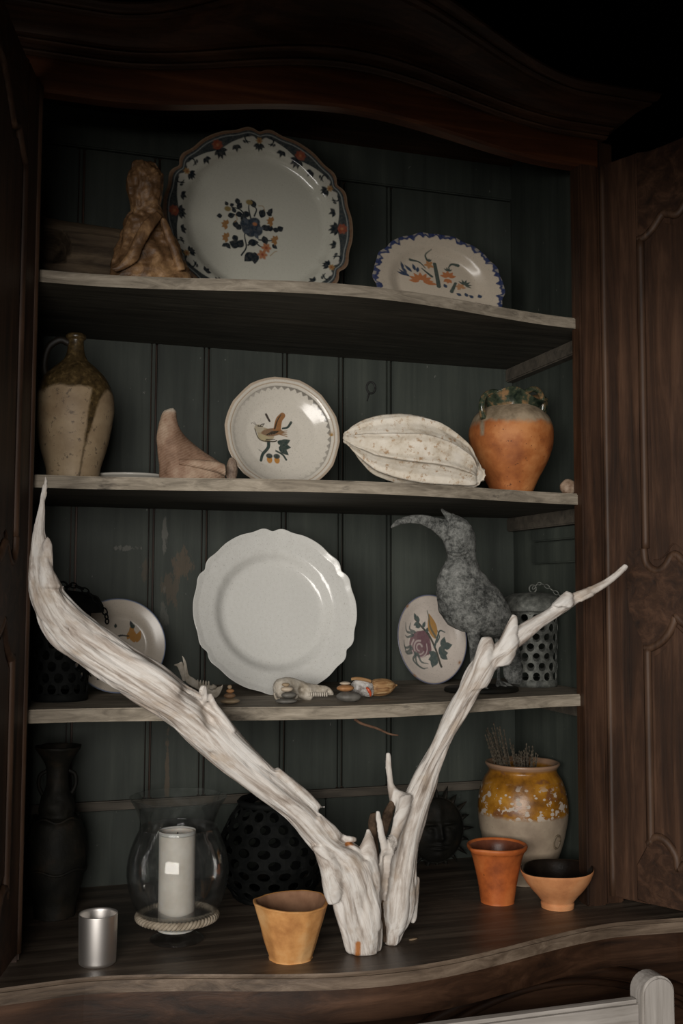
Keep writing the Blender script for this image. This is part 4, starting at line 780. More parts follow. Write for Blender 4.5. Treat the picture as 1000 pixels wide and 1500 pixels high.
gl = t.mix(t.ramp(t.noise(t.map(t.co(), (20, 20, 34), (4, 4, 4)), 1, 3, 0.5), [(0.60, 0.0), (0.66, 0.8)]), gl, (0.16, 0.065, 0.03)); gl2 = t.mix(chip, gl, (0.47, 0.40, 0.33))
m = t.ramp(t.ma('ADD', z, t.ma('MULTIPLY', n1, 0.014)), [(0.158, 0.0), (0.162, 1.0)]); rimm = t.ramp(z, [(0.249, 0.0), (0.253, 1.0)])
c = t.mix(m, cl, gl2); c = t.mix(rimm, c, (0.33, 0.20, 0.125)); t.bump(t.noise(t.co(), 50, 5, 0.7), 0.3, 0.0018)
ro = t.ma('SUBTRACT', 0.7, t.ma('MULTIPLY', t.ma('MULTIPLY', m, t.ma('SUBTRACT', 1.0, chip)), 0.38)); MAT['jar_glaze'] = t.done(c, ro, 0.5)
P = at(765.5, 1200, 0.222); JR = (P[0], 0.222, ZC)
jar = thing('glazed_jar', 'bellied clay jar with chipped yellow glaze on its upper half', 'jar', JR)
prof = [(0.002, 0), (0.055, 0), (0.060, 0.005), (0.073, 0.035), (0.088, 0.075), (0.0985, 0.115), (0.1015, 0.145), (0.098, 0.178), (0.088, 0.205), (0.079, 0.219), (0.076, 0.227), (0.080, 0.233), (0.0835, 0.238), (0.082, 0.242), (0.075, 0.240), (0.070, 0.228), (0.08, 0.19), (0.09, 0.14), (0.06, 0.03), (0.002, 0.015)]
prof = [(r, z*1.085) for r, z in prof]
v, f = lathe(prof, 90, 100, JR); v = roughen(v, 0.0012, 14); mesh('body', v, f, 'jar_glaze', jar)
simple('seal_clay', (0.10, 0.075, 0.045), (0.20, 0.15, 0.10), 60, 0.6, 0.5)
a_ = math.radians(-72+10); rr = 0.094; nv = np.array([math.cos(a_)*0.75, math.sin(a_), 0]); 
pts = [np.array(JR)+np.array([0.0385+0.0095*math.cos(q), 0, 0.100+0.0145*math.sin(q)]) for q in np.linspace(0, 2*PI, 22)]
for p in pts: 
    zz = p[2]-JR[2]; R_ = np.interp(zz, [q[1] for q in prof[1:8]], [q[0] for q in prof[1:8]]); dx = p[0]-JR[0]; p[1] = JR[1]-math.sqrt(max(R_**2-dx**2, 0))-0.0005
v, f = tube(pts, 0.0028, 8); mesh('stamped_seal', v, f, 'seal_clay', jar, label='small oval seal pressed into the jar')
simple('dry_lavender', (0.035, 0.028, 0.018), (0.10, 0.08, 0.055), 60, 0.9, 0)
lav = thing('lavender_bunch', 'bunch of dried lavender standing in the yellow jar', 'lavender', (JR[0]-0.02, JR[1], JR[2]+0.016))
random.seed(4)
for k in range(60):
    left = k < 26; bx = -0.02+random.uniform(-0.035, 0.035); by = random.uniform(-0.03, 0.03)
    tipz = (0.318+random.uniform(-0.02, 0.03)) if left else (0.282+random.uniform(-0.012, 0.018)); tx = (-0.060+random.uniform(-0.028, 0.016)+(0.33-tipz)*0.25) if left else random.uniform(-0.02, 0.03); ty = random.uniform(-0.03, 0.03)
    p0 = np.array(JR)+np.array([bx*0.5, by*0.5, 0.018]); p2 = np.array(JR)+np.array([tx, ty, tipz]); p1 = (p0+p2)/2+np.array([0.01, 0, 0.01])
    pa = [tube([p0, p1, p2], [0.0011, 0.001, 0.0008], 5, 10)]
    for q in np.linspace(0.60, 1.0, 13):
        c0 = p1+(p2-p1)*((q-0.5)*2); r_ = 0.0030*(1.25-q*0.6)
        pa.append(ellipsoid(c0+np.array([random.uniform(-.001, .001), random.uniform(-.001, .001), 0]), (r_, r_, r_*1.5), 6, 4))
    v, f = merge(pa); mesh('sprig', v, f, 'dry_lavender', lav, smooth=False)
# ------------------------------------------------------------------ glass, candle, cup, vase
def glass(name, tint=(0.985, 0.99, 0.988), fres=1.35, dust=0.03):
    m = bpy.data.materials.new(name); m.use_nodes = True; nt = m.node_tree; nt.nodes.remove(nt.nodes['Principled BSDF'])
    tr = nt.nodes.new('ShaderNodeBsdfTransparent'); tr.inputs[0].default_value = C(tint); gl = nt.nodes.new('ShaderNodeBsdfGlossy'); gl.inputs['Roughness'].default_value = 0.03
    fr = nt.nodes.new('ShaderNodeFresnel'); fr.inputs[0].default_value = fres; mx = nt.nodes.new('ShaderNodeMixShader'); ml = nt.nodes.new('ShaderNodeMath'); ml.operation = 'MULTIPLY'; ml.inputs[1].default_value = 0.55; nt.links.new(fr.outputs[0], ml.inputs[0]); nt.links.new(ml.outputs[0], mx.inputs[0]); nt.links.new(tr.outputs[0], mx.inputs[1]); nt.links.new(gl.outputs[0], mx.inputs[2])
    df = nt.nodes.new('ShaderNodeBsdfDiffuse'); df.inputs[0].default_value = (0.5, 0.52, 0.5, 1); mx2 = nt.nodes.new('ShaderNodeMixShader')
    tc = nt.nodes.new('ShaderNodeTexCoord'); ns = nt.nodes.new('ShaderNodeTexNoise'); ns.inputs['Scale'].default_value = 35; nt.links.new(tc.outputs['Object'], ns.inputs['Vector'])
    rp = nt.nodes.new('ShaderNodeValToRGB'); rp.color_ramp.elements[0].position = 0.45; rp.color_ramp.elements[0].color = (dust*0.3,)*3+(1,); rp.color_ramp.elements[1].position = 0.75; rp.color_ramp.elements[1].color = (dust,)*3+(1,)
    nt.links.new(ns.outputs['Fac'], rp.inputs[0]); nt.links.new(rp.outputs[0], mx2.inputs[0]); nt.links.new(mx.outputs[0], mx2.inputs[1]); nt.links.new(df.outputs[0], mx2.inputs[2])
    nt.links.new(mx2.outputs[0], nt.nodes['Material Output'].inputs[0]); MAT[name] = m
glass('clear_glass', fres=1.42); glass('dusty_glass', (0.985, 0.99, 0.985), 1.25, 0.05)
t = NT('wax'); t.b.inputs['Subsurface Weight'].default_value = 0.35; t.b.inputs['Subsurface Radius'].default_value = (0.02, 0.012, 0.008); t.b.inputs['Subsurface Scale'].default_value = 0.5
c = t.ramp(t.noise(t.co(), 25, 4), [(0.35, (0.48, 0.44, 0.385)), (0.6, (0.56, 0.525, 0.475))]); MAT['wax'] = t.done(c, 0.5)
simple('rope_fibre', (0.22, 0.18, 0.13), (0.42, 0.36, 0.28), 60, 0.9, 0.6, 0.2)
simple('wick', (0.01, 0.008, 0.006), (0.02, 0.02, 0.02), 50, 0.9, 0)
P = at(259, 1372, 0.04); GL = (P[0], 0.040, ZC)
hur = thing('hurricane_lantern', 'round clear glass candle globe with rope round its base', 'candle holder', GL)
outer = [(0.048, 0.0), (0.050, 0.003), (0.044, 0.007), (0.024, 0.013), (0.022, 0.018), (0.040, 0.025), (0.062, 0.040), (0.080, 0.065), (0.0905, 0.095), (0.0945, 0.125), (0.091, 0.155), (0.082, 0.182), (0.0735, 0.200), (0.0725, 0.206)]
inner = [(r-0.0016, z) for r, z in outer[::-1][:8]]+[(0.038, 0.030), (0.012, 0.027), (0.002, 0.027)]
v, f = lathe(outer+inner, 96, 120, GL); mesh('glass_globe', v, f, 'clear_glass', hur)
strands = []
for s in range(3):
    a = np.linspace(0, 2*PI, 220, endpoint=True); ph = 19*a+s*2*PI/3
    strands.append(tube(np.stack([GL[0]+(0.0715+0.0040*np.cos(ph))*np.cos(a), GL[1]+(0.0715+0.0040*np.cos(ph))*np.sin(a), GL[2]+0.044+0.0040*np.sin(ph)], -1), 0.0034, 8))
v, f = merge(strands); mesh('rope', v, f, 'rope_fibre', hur, label='twisted cream rope round the globe')
can = thing('pillar_candle', 'thick off-white pillar candle inside the glass globe', 'candle', (GL[0]-0.002, GL[1], ZC+0.0285))
cl_ = (GL[0]-0.002, GL[1], ZC+0.0285)
v, f = lathe([(0.002, 0), (0.0325, 0), (0.0335, 0.003), (0.0338, 0.158), (0.0345, 0.164), (0.033, 0.168), (0.0295, 0.168), (0.027, 0.162), (0.020, 0.158), (0.002, 0.156)], 60, 60, cl_); mesh('wax_body', v, f, 'wax', can)
v, f = tube([np.array(cl_)+np.array(q) for q in ((0, 0, 0.155), (0, 0, 0.162), (0.001, 0, 0.167))], 0.0012, 6); mesh('wick', v, f, 'wick', can)
P = at(262, 1200, 0.26); FV = (P[0]+0.0, 0.27, ZC)
out = [(0.052, 0.0), (0.054, 0.004), (0.056, 0.02), (0.060, 0.08), (0.070, 0.14), (0.086, 0.19), (0.100, 0.215), (0.1005, 0.217)]
v, f = lathe(out+[(r-0.002, z) for r, z in out[::-1][:-1]]+[(0.05, 0.006), (0.002, 0.006)], 80, 80, FV); mesh('glass_vase', v, f, 'dusty_glass', origin=FV, cat='vase', label='flared dusty glass vase behind the candle globe')
t = NT('brushed_steel'); v1 = t.noise(t.map(t.co(), (3, 3, 260)), 1, 3); t.bump(v1, 0.05, 0.0005); MAT['brushed_steel'] = t.done((0.80, 0.765, 0.73), 0.46, 0.5, 1.0)
P = at(145, 1420, -0.08); SC = (P[0], -0.045, ZC)
v, f = lathe([(0.002, 0.0), (0.029, 0.0), (0.0315, 0.002), (0.032, 0.006), (0.0335, 0.0835), (0.0333, 0.085), (0.0325, 0.085), (0.0315, 0.08), (0.0305, 0.006), (0.002, 0.004)], 72, None, SC); mesh('metal_cup', v, f, 'brushed_steel', origin=SC, cat='cup', label='plain brushed metal tumbler on the left of the counter')
# dark tall vase
t = NT('dark_bronze'); c = t.ramp(t.noise(t.co(), 18, 6), [(0.35, (0.006, 0.006, 0.005)), (0.55, (0.012, 0.011, 0.008)), (0.7, (0.028, 0.020, 0.013))]); t.bump(t.noise(t.co(), 35, 6, 0.7), 0.6, 0.003); MAT['dark_bronze'] = t.done(c, 0.65, 0.2)
P = at(80, 1345, 0.24); VS = (P[0], 0.255, ZC)
vs_ = thing('dark_vase', 'tall dark brown vase with relief, in the shadowed left corner of the counter', 'vase', VS)
v, f = lathe([(0.002, 0), (0.036, 0), (0.040, 0.006), (0.043, 0.03), (0.054, 0.07), (0.0600, 0.11), (0.0585, 0.15), (0.050, 0.182), (0.042, 0.192), (0.035, 0.198), (0.036, 0.215), (0.030, 0.235), (0.022, 0.255), (0.022, 0.285), (0.026, 0.300), (0.038, 0.320), (0.045, 0.330), (0.043, 0.334), (0.034, 0.328), (0.018, 0.29), (0.002, 0.28)], 64, 100, VS); v = roughen(v, 0.003, 40); mesh('body', v, f, 'dark_bronze', vs_)
for z_ in (0.192, 0.095):
    a = np.linspace(0, 2*PI, 60); R_ = 0.0435 if z_ > 0.15 else 0.0595
    v, f = tube(np.stack([VS[0]+R_*np.cos(a), VS[1]+R_*np.sin(a), VS[2]+z_+0.004*np.sin(5*a)], -1), 0.003, 8); mesh('relief_band', v, f, 'dark_bronze', vs_)
for s in (-1, 1):
    v, f = tube([np.array(VS)+np.array(q) for q in ((s*0.021, 0, 0.285), (s*0.034, 0, 0.276), (s*0.036, 0, 0.256), (s*0.028, 0, 0.238))], 0.004, 8, 18); mesh('handle', v, f, 'dark_bronze', vs_)

# ------------------------------------------------------------------ perforated metal lanterns
def honey(c, radius_at, z0, z1, n_around, rows, hole=0.62, thick=0.0016, rot=0.0, elong=1.0):
    """perforated sheet: staggered hexagonal cells, each a frame round a hole"""
    V = []; F = []; da = 2*PI/n_around; dz = (z1-z0)/(rows*0.75+0.25); 
    def pt(a, z):
        r = radius_at(min(max(z, z0), z1)); return (c[0]+r*math.cos(a+rot), c[1]+r*math.sin(a+rot), c[2]+z)
    hexo = [(0.5*math.sin(k*PI/3)/math.sin(PI/3), 0.5*math.cos(k*PI/3)) for k in range(6)]
    for j in range(rows):
        zc_ = z0+dz*(0.5+0.75*j)
        for i in range(n_around):
            ac = da*(i+0.5*(j % 2)); b = len(V)
            for (x, y) in hexo: V.append(pt(ac+x*da, zc_+y*dz))
            for k in range(12):
                q = k*PI/6; V.append(pt(ac+hole*0.5*da*math.sin(q), zc_+hole*0.5*dz*elong*math.cos(q)))
            for k in range(6):
                k2 = (k+1) % 6; i0, i1, i2 = b+6+2*k, b+6+(2*k+1), b+6+(2*k+2) % 12
                F.append([b+k, b+k2, i2, i1]); F.append([b+k, i1, i0])
    return np.array(V), F
t = NT('aged_zinc'); n_ = t.noise(t.co(), 45, 6, 0.7); c = t.ramp(n_, [(0.36, (0.05, 0.053, 0.047)), (0.52, (0.12, 0.125, 0.112)), (0.70, (0.24, 0.245, 0.22))]); t.bump(n_, 0.5, 0.002); MAT['aged_zinc'] = t.done(c, 0.6, 0.4, 0.25)
t = NT('black_iron'); n_ = t.noise(t.co(), 45, 6, 0.7); c = t.ramp(n_, [(0.36, (0.0025, 0.003, 0.003)), (0.60, (0.006, 0.0065, 0.006)), (0.75, (0.015, 0.015, 0.014))]); t.bump(n_, 0.5, 0.002); MAT['black_iron'] = t.done(c, 0.75, 0.12, 0.0)
def chain(pts, n, r, name, parent, mat):
    P_ = cat_rom(pts, n+1); pa = []
    for k in range(n):
        a, b = P_[k], P_[k+1]; d = b-a; L = np.linalg.norm(d); d /= L; up = np.array([0, 0, 1.0]) if k % 2 else np.array([0, 1.0, 0]); e = np.cross(d, up); e /= np.linalg.norm(e)+1e-9; m_ = (a+b)/2
        q = np.linspace(0, 2*PI, 13); pa.append(tube(m_+np.outer(np.cos(q), d*L*0.62)+np.outer(np.sin(q), e*L*0.36), r, 5))
    v, f = merge(pa); return mesh(name, v, f, mat, parent)
def lantern(name, label, c, R0, H, lidR, mat, chain_pts, lid_up):
    L = thing(name, label, 'lantern', c)
    ra = lambda z: R0*(1+0.06*z/H)
    v, f = honey(c, ra, 0.010, H, 13, 7, 0.66, elong=1.0)
    o = mesh('pierced_body', v, f, mat, L, smooth=False); sd = o.modifiers.new('sheet', 'SOLIDIFY'); sd.thickness = 0.0018; sd.offset = 0
    v, f = lathe([(0.002, 0), (R0*1.01, 0), (R0*1.035, 0.004), (R0*1.03, 0.014), (R0*0.99, 0.016), (0.002, 0.006)], 56, None, c); mesh('base', v, f, mat, L)
    v, f = lathe([(R0*1.05, H-0.006), (R0*1.08, H-0.004), (R0*1.08, H+0.004), (R0*1.05, H+0.006), (R0*1.02, H)], 56, None, c, cap=False); mesh('band', v, f, mat, L)
    v, f = lathe([(0.002, H+lid_up*0.45), (lidR*0.9, H+0.004), (lidR, H+0.0005), (lidR*1.01, H+0.003), (lidR*0.99, H+lid_up*0.35), (lidR*0.86, H+lid_up*0.72), (lidR*0.6, H+lid_up*0.92), (0.012, H+lid_up), (0.002, H+lid_up)], 56, None, c); mesh('domed_lid', v, f, mat, L)
    a = np.linspace(0, 2*PI, 24); v, f = tube(np.stack([c[0]+0.009*np.cos(a), np.full(24, c[1]), c[2]+H+lid_up+0.008+0.009*np.sin(a)], -1), 0.002, 6); mesh('ring', v, f, mat, L)
    chain([np.array(c)+np.array(q) for q in chain_pts], 11, 0.0015, 'chain', L, mat)
P = at(783, 1005, 0.22); LR = (P[0], 0.225, Z3)
lantern('zinc_lantern', 'grey pierced metal lantern with domed lid, behind the bird statue', LR, 0.052, 0.170, 0.076, 'aged_zinc', [(0, 0, 0.222), (0.012, -0.005, 0.234), (0.03, -0.01, 0.228), (0.05, -0.02, 0.212), (0.064, -0.03, 0.200), (0.078, -0.02, 0.185)], 0.044)
P = at(88, 1028, 0.18); LL = (P[0], 0.185, Z3)
lantern('iron_lantern', 'black pierced metal lantern behind the upper left driftwood limb', LL, 0.052, 0.170, 0.080, 'black_iron', [(0, 0, 0.214), (0.016, -0.02, 0.225), (0.040, -0.04, 0.214), (0.062, -0.05, 0.196), (0.080, -0.045, 0.170), (0.084, -0.04, 0.150)], 0.044)
P = at(397, 1230, 0.27); PV = (P[0], 0.26, ZC)
pv = thing('openwork_vessel', 'squat black openwork iron vessel behind the driftwood, in deep shadow', 'vessel', PV)
ra = lambda z: float(np.interp(z, [0, 0.03, 0.08, 0.13, 0.17, 0.2], [0.075, 0.098, 0.115, 0.108, 0.088, 0.066]))
v, f = honey(PV, ra, 0.008, 0.195, 16, 8, 0.6); o = mesh('pierced_body', v, f, 'black_iron', pv, smooth=False); sd = o.modifiers.new('sheet', 'SOLIDIFY'); sd.thickness = 0.003; sd.offset = 0
v, f = lathe([(0.002, 0), (0.078, 0), (0.084, 0.006), (0.08, 0.016), (0.002, 0.01)], 48, None, PV); mesh('base', v, f, 'black_iron', pv)
v, f = lathe([(0.064, 0.190), (0.072, 0.192), (0.076, 0.200), (0.070, 0.206), (0.06, 0.2)], 48, None, PV, cap=False); mesh('rim', v, f, 'black_iron', pv)

# ------------------------------------------------------------------ hornbill statue
t = NT('stone_bronze'); n_ = t.noise(t.co(), 75, 8, 0.85); n2 = t.noise(t.co(), 13, 4)
c = t.ramp(t.ma('ADD', t.ma('MULTIPLY', n_, 0.7), t.ma('MULTIPLY', n2, 0.3)), [(0.40, (0.022, 0.024, 0.022)), (0.47, (0.095, 0.098, 0.092)), (0.55, (0.23, 0.235, 0.22)), (0.66, (0.40, 0.40, 0.38))]); t.bump(n_, 0.9, 0.0035); MAT['stone_bronze'] = t.done(c, 0.75, 0.3)
hp = lambda x, y: (550+0.3*x, 730+0.3*y)
YH = 0.13; HB = at(705, 1012, YH); HB = (HB[0], YH, Z3)
bird = thing('hornbill_statue', 'weathered grey hornbill statue with long curved beak', 'statue', HB)
pr = lambda L: [(hp(a, b), hp(c_, d)) for a, b, c_, d in L]
body, fb, _ = limb(pr([(372, 78, 392, 78), (340, 100, 428, 98), (326, 135, 462, 128), (325, 180, 480, 178), (336, 225, 486, 222), (350, 262, 486, 260), (352, 300, 487, 296), (320, 350, 502, 338), (303, 410, 548, 395), (300, 470, 600, 448), (312, 540, 638, 515), (345, 603, 660, 580), (420, 648, 658, 635), (500, 670, 645, 668), (545, 680, 600, 680)]), [YH-0.01, YH-0.005, YH, YH], [0.8, 0.72, 0.75, 0.62, 0.62, 0.7], 120, 72, 0.0, seed=5)
i_ = roughen(body, 0.0030, 55, 5); 
bill, f2, _ = limb(pr([(73, 140, 76, 145), (88, 118, 98, 138), (115, 98, 126, 127), (160, 84, 168, 122), (215, 78, 220, 128), (270, 86, 262, 148), (315, 95, 300, 178), (350, 100, 335, 215)]), YH-0.012, [0.9, 0.6, 0.5, 0.5], 70, 36, 0.06, 0, (2, 4), seed=1)
tail, f3, _ = limb(pr([(555, 620, 662, 590), (580, 690, 685, 670), (610, 760, 704, 750), (620, 820, 712, 820), (628, 870, 716, 880), (650, 905, 706, 908)]), [YH+0.02, YH+0.03, YH+0.03], 0.35, 60, 40, 0.08, 0, (4, 7, 11), seed=2)
wing, f4, _ = limb(pr([(470, 400, 560, 420), (470, 470, 620, 470), (500, 540, 655, 540), (545, 600, 668, 590), (590, 640, 662, 630), (625, 665, 645, 662)]), [YH-0.012, YH-0.014, YH-0.01], 0.32, 50, 36, 0.07, 0, (4, 7, 11), seed=8)
v, f = merge([(i_, fb), (tail, f3), (wing, f4)]); mesh('body', v, f, 'stone_bronze', bird)
mesh('beak', bill, f2, 'stone_bronze', bird)
crest, f5, _ = limb(pr([(318, 52, 326, 50), (322, 66, 345, 62), (332, 82, 375, 78), (345, 105, 405, 100)]), YH-0.01, 0.5, 24, 20, 0.05, 0, (3,), seed=9); mesh('crest', crest, f5, 'stone_bronze', bird)
nk = [at(*hp(x, y), YH-0.031*math.sqrt(max(0, 1-((x-420)/70)**2))) for x, y in ((352, 262), (375, 272), (405, 274), (435, 266), (462, 250), (485, 228))]
v, f = tube(nk, [0.003, 0.004, 0.004, 0.003], 8, 24); mesh('neck_ruff', v, f, 'stone_bronze', bird)
eye = at(*hp(352, 192), YH-0.035); v, f = ellipsoid((eye[0], YH-0.036, eye[2]), (0.0045, 0.003, 0.0045), 14, 10); mesh('eye', v, f, 'stone_bronze', bird)
for (xa, xb, y_) in ((445, 515, YH-0.02), (575, 625, YH+0.02)):
    lg, fl, _ = limb(pr([(xa, 630, xb, 630), (xa+6, 680, xb-6, 680), (xa+14, 740, xb-14, 740), (xa+18, 850, xb-18, 850), (xa+14, 915, xb-14, 915)]), y_, 0.8, 40, 24, 0.08, 0, (4, 7), seed=int(xa)); lg[:, 2] = np.maximum(lg[:, 2], Z3+0.008); mesh('leg', lg, fl, 'stone_bronze', bird)
    p = at(*hp((xa+xb)/2, 930), y_); ft = []
    for q in (-0.5, 0, 0.5): ft.append(tube([(p[0], y_, Z3+0.016), (p[0]+0.025*math.sin(q), y_-0.025*math.cos(q), Z3+0.012), (p[0]+0.038*math.sin(q), y_-0.038*math.cos(q), Z3+0.009)], [0.006, 0.005, 0.002], 8, 10))
    v, f = merge(ft); mesh('foot', v, f, 'stone_bronze', bird)
v, f = lathe([(0.002, 0), (0.080, 0), (0.083, 0.003), (0.082, 0.009), (0.076, 0.011), (0.002, 0.011)], 48, None, HB); v[:, 1] = HB[1]+(v[:, 1]-HB[1])*0.8; mesh('base', v, f, 'dark_bronze', bird)

# ------------------------------------------------------------------ sun face
SF = at(640, 1216, 0.40); SFc = (SF[0], 0.405, SF[2])
g = np.linspace(-1, 1, 81); gx, gz = np.meshgrid(g, g, indexing='ij'); rr_ = np.sqrt(gx**2+gz**2)
gs = lambda x, z, sx, sz, a: a*np.exp(-((gx-x)/sx)**2-((gz-z)/sz)**2)
fr_ = 0.068; sc_ = np.where(rr_ > 1e-6, np.maximum(np.abs(gx), np.abs(gz))/np.maximum(rr_, 1e-6), 1)
Vf = np.stack([SFc[0]+gx*sc_*fr_, np.full_like(gx, SFc[1]), SFc[2]+gz*sc_*fr_*1.12], -1).reshape(-1, 3)
# disc mapping moves samples, so take heights at the mapped place
mx_, mz_ = (gx*sc_).ravel(), (gz*sc_).ravel()
gx, gz = mx_, mz_; rr2 = np.sqrt(gx**2+gz**2)
H2 = 0.026*np.sqrt(np.clip(1-rr2**2, 0, 1))+gs(0, -0.02, 0.10, 0.26, 0.011)+gs(0, -0.18, 0.15, 0.09, 0.009)+gs(-0.38, -0.15, 0.2, 0.25, 0.005)+gs(0.38, -0.15, 0.2, 0.25, 0.005)+gs(-0.34, 0.25, 0.24, 0.06, 0.008)+gs(0.34, 0.25, 0.24, 0.06, 0.008)-gs(-0.32, 0.1, 0.18, 0.09, 0.008)-gs(0.32, 0.1, 0.18, 0.09, 0.008)+gs(-0.32, 0.08, 0.10, 0.05, 0.006)+gs(0.32, 0.08, 0.10, 0.05, 0.006)+gs(0, -0.40, 0.26, 0.05, 0.007)+gs(0, -0.52, 0.20, 0.05, 0.007)-gs(0, -0.46, 0.26, 0.025, 0.006)+gs(0, -0.72, 0.2, 0.12, 0.005)+gs(0, 0.62, 0.14, 0.2, 0.005)
Vf[:, 1] = SFc[1]-H2
sun = thing('sun_mask', 'dark metal sun face mask leaning at the back, right of the driftwood', 'mask', (SFc[0], 0.405, ZC))
F_ = grid_faces(81, 81, False).tolist(); F_ = [q[::-1] for q in F_]; mesh('face', Vf, F_, 'dark_bronze', sun)
rim_ = [(fr_*1.04*math.cos(a), fr_*1.16*math.sin(a)) for a in np.linspace(0, 2*PI, 48, endpoint=False)]
v, f = prism(rim_, lambda a, b, d: (SFc[0]+a, d, SFc[2]+b), SFc[1]+0.008, SFc[1]-0.003, 0.002); mesh('rim_plate', v, f, 'dark_bronze', sun, smooth=False)
for k in range(20):
    a = 2*PI*k/20; L_ = 0.022 if k % 2 else 0.03; p0 = np.array([SFc[0]+fr_*math.cos(a), SFc[1], SFc[2]+fr_*1.12*math.sin(a)]); d_ = np.array([math.cos(a), 0, math.sin(a)])
    v, f = tube([p0, p0+d_*L_*0.5+np.array([0, 0, 0.002*(k % 2)]), p0+d_*L_], [0.010, 0.007, 0.0008], 8, 10, 0.5); mesh('ray', v, f, 'dark_bronze', sun)
v, f = tube([(SFc[0], 0.409, ZC), (SFc[0], 0.412, ZC+0.02), (SFc[0], 0.412, SFc[2]-fr_)], 0.006, 8); mesh('stand', v, f, 'dark_bronze', sun)
# ------------------------------------------------------------------ top shelf: log and carved figure
t = NT('log_wood'); n_ = t.noise(t.map(t.co(), (5, 45, 45)), 1, 7, 0.65, 0.5); c = t.ramp(n_, [(0.34, (0.035, 0.024, 0.015)), (0.5, (0.085, 0.06, 0.038)), (0.68, (0.16, 0.115, 0.072))]); t.bump(n_, 0.6, 0.003); MAT['log_wood'] = t.done(c, 0.8, 0.25)
zt = at(130, 326, 0.27)[2]; zb = Z1; n = 90; xs = np.linspace(-0.612, at(178, 360, 0.24)[0]+0.03, n); seg = 72; th = np.linspace(0, 2*PI, seg, endpoint=False); V = []
for i, x in enumerate(xs):
    hgt = (zt-zb)/2*(1.0-0.08*i/n); e = 1-0.25*max(0, 1-i/3.0)-0.25*max(0, 1-(n-1-i)/3.0); zc_ = zb+hgt; cs, sn = np.cos(th), np.sin(th)
    py = np.sign(cs)*np.abs(cs)**0.7*0.055*e; pz = np.sign(sn)*np.abs(sn)**0.7*hgt*e+(e-1)*hgt*0.0
    V.append(np.stack([np.full(seg, x), 0.27+py, zc_+pz], -1))
V = np.concatenate(V); V[:, 1] += np.array([fbm(p, 12, 3, 2.0) for p in V])*0.006
hc = at(75, 357, 0.215); dd = np.sqrt(((V[:, 0]-hc[0])/0.032)**2+((V[:, 2]-hc[2])/0.030)**2); V[:, 1] += np.clip(1.25-dd, 0, 1)**0.5*(V[:, 1] < 0.27)*0.085
V[:, 2] = np.maximum(V[:, 2], Z1+0.0003)
F = grid_faces(n, seg).tolist(); F += [list(range(seg))[::-1], [(n-1)*seg+k for k in range(seg)]]
mesh('wood_log', V, F, 'log_wood', origin=(-0.5, 0.27, Z1), cat='log', label='short brown log with a dark knot hole at the left end of the top shelf')
t = NT('root_wood'); n_ = t.noise(t.co(), 22, 7, 0.7, 0.5); n2 = t.noise(t.co(), 7, 3); c = t.ramp(t.ma('ADD', t.ma('MULTIPLY', n_, 0.7), t.ma('MULTIPLY', n2, 0.3)), [(0.34, (0.022, 0.011, 0.005)), (0.5, (0.14, 0.074, 0.033)), (0.66, (0.42, 0.25, 0.12))]); t.bump(n_, 0.8, 0.004); MAT['root_wood'] = t.done(c, 0.5, 0.4)
fg, ff, _ = limb([((196, 238), (222, 239)), ((188, 246), (234, 250)), ((184, 262), (240, 266)), ((185, 282), (241, 286)), ((189, 300), (236, 304)), ((188, 312), (238, 314)), ((181, 328), (247, 328)), ((175, 345), (254, 345)), ((169, 362), (262, 362)), ((163, 380), (270, 380)), ((158, 396), (278, 396)), ((154, 412), (283, 412)), ((152, 424), (285, 424))], 0.055, [0.8, 0.75, 0.6, 0.6, 0.6], 90, 64, 0.10, 3.0, (3, 5, 8, 13), seed=31)
fg[:, 2] = np.maximum(fg[:, 2], Z1+0.0003); fg = roughen(fg, 0.010, 26, 5, 3.0); fg[:, 1] += np.array([abs(fbm(p, 45, 3, 7.0)) for p in fg])*0.010; fg[:, 2] = np.maximum(fg[:, 2], Z1+0.0003)
FG = (float(at(218, 396, 0.055)[0]), 0.055, Z1); fig = thing('root_figure', 'gnarled brown root carving beside the largest plate', 'carving', FG)
mesh('body', fg, ff, 'root_wood', fig)
v1, f1, _ = limb([((238, 318), (228, 310)), ((226, 335), (212, 322)), ((214, 355), (198, 345)), ((204, 378), (186, 370)), ((188, 392), (172, 388)), ((170, 398), (162, 392))], [0.015, 0.005, 0.008, 0.012], 0.7, 50, 24, 0.12, 0, (3, 6), seed=33); v1 = roughen(v1, 0.003, 40); v1[:, 2] = np.maximum(v1[:, 2], Z1+0.0005); mesh('folded_arm', v1, f1, 'root_wood', fig)
v1, f1, _ = limb([((243, 320), (232, 318)), ((254, 345), (240, 345)), ((263, 368), (250, 370)), ((272, 395), (258, 398))], [0.02, 0.02, 0.02], 0.7, 40, 24, 0.12, 0, (3, 6), seed=34); v1 = roughen(v1, 0.003, 40); v1[:, 2] = np.maximum(v1[:, 2], Z1+0.0005); mesh('folded_arm', v1, f1, 'root_wood', fig)

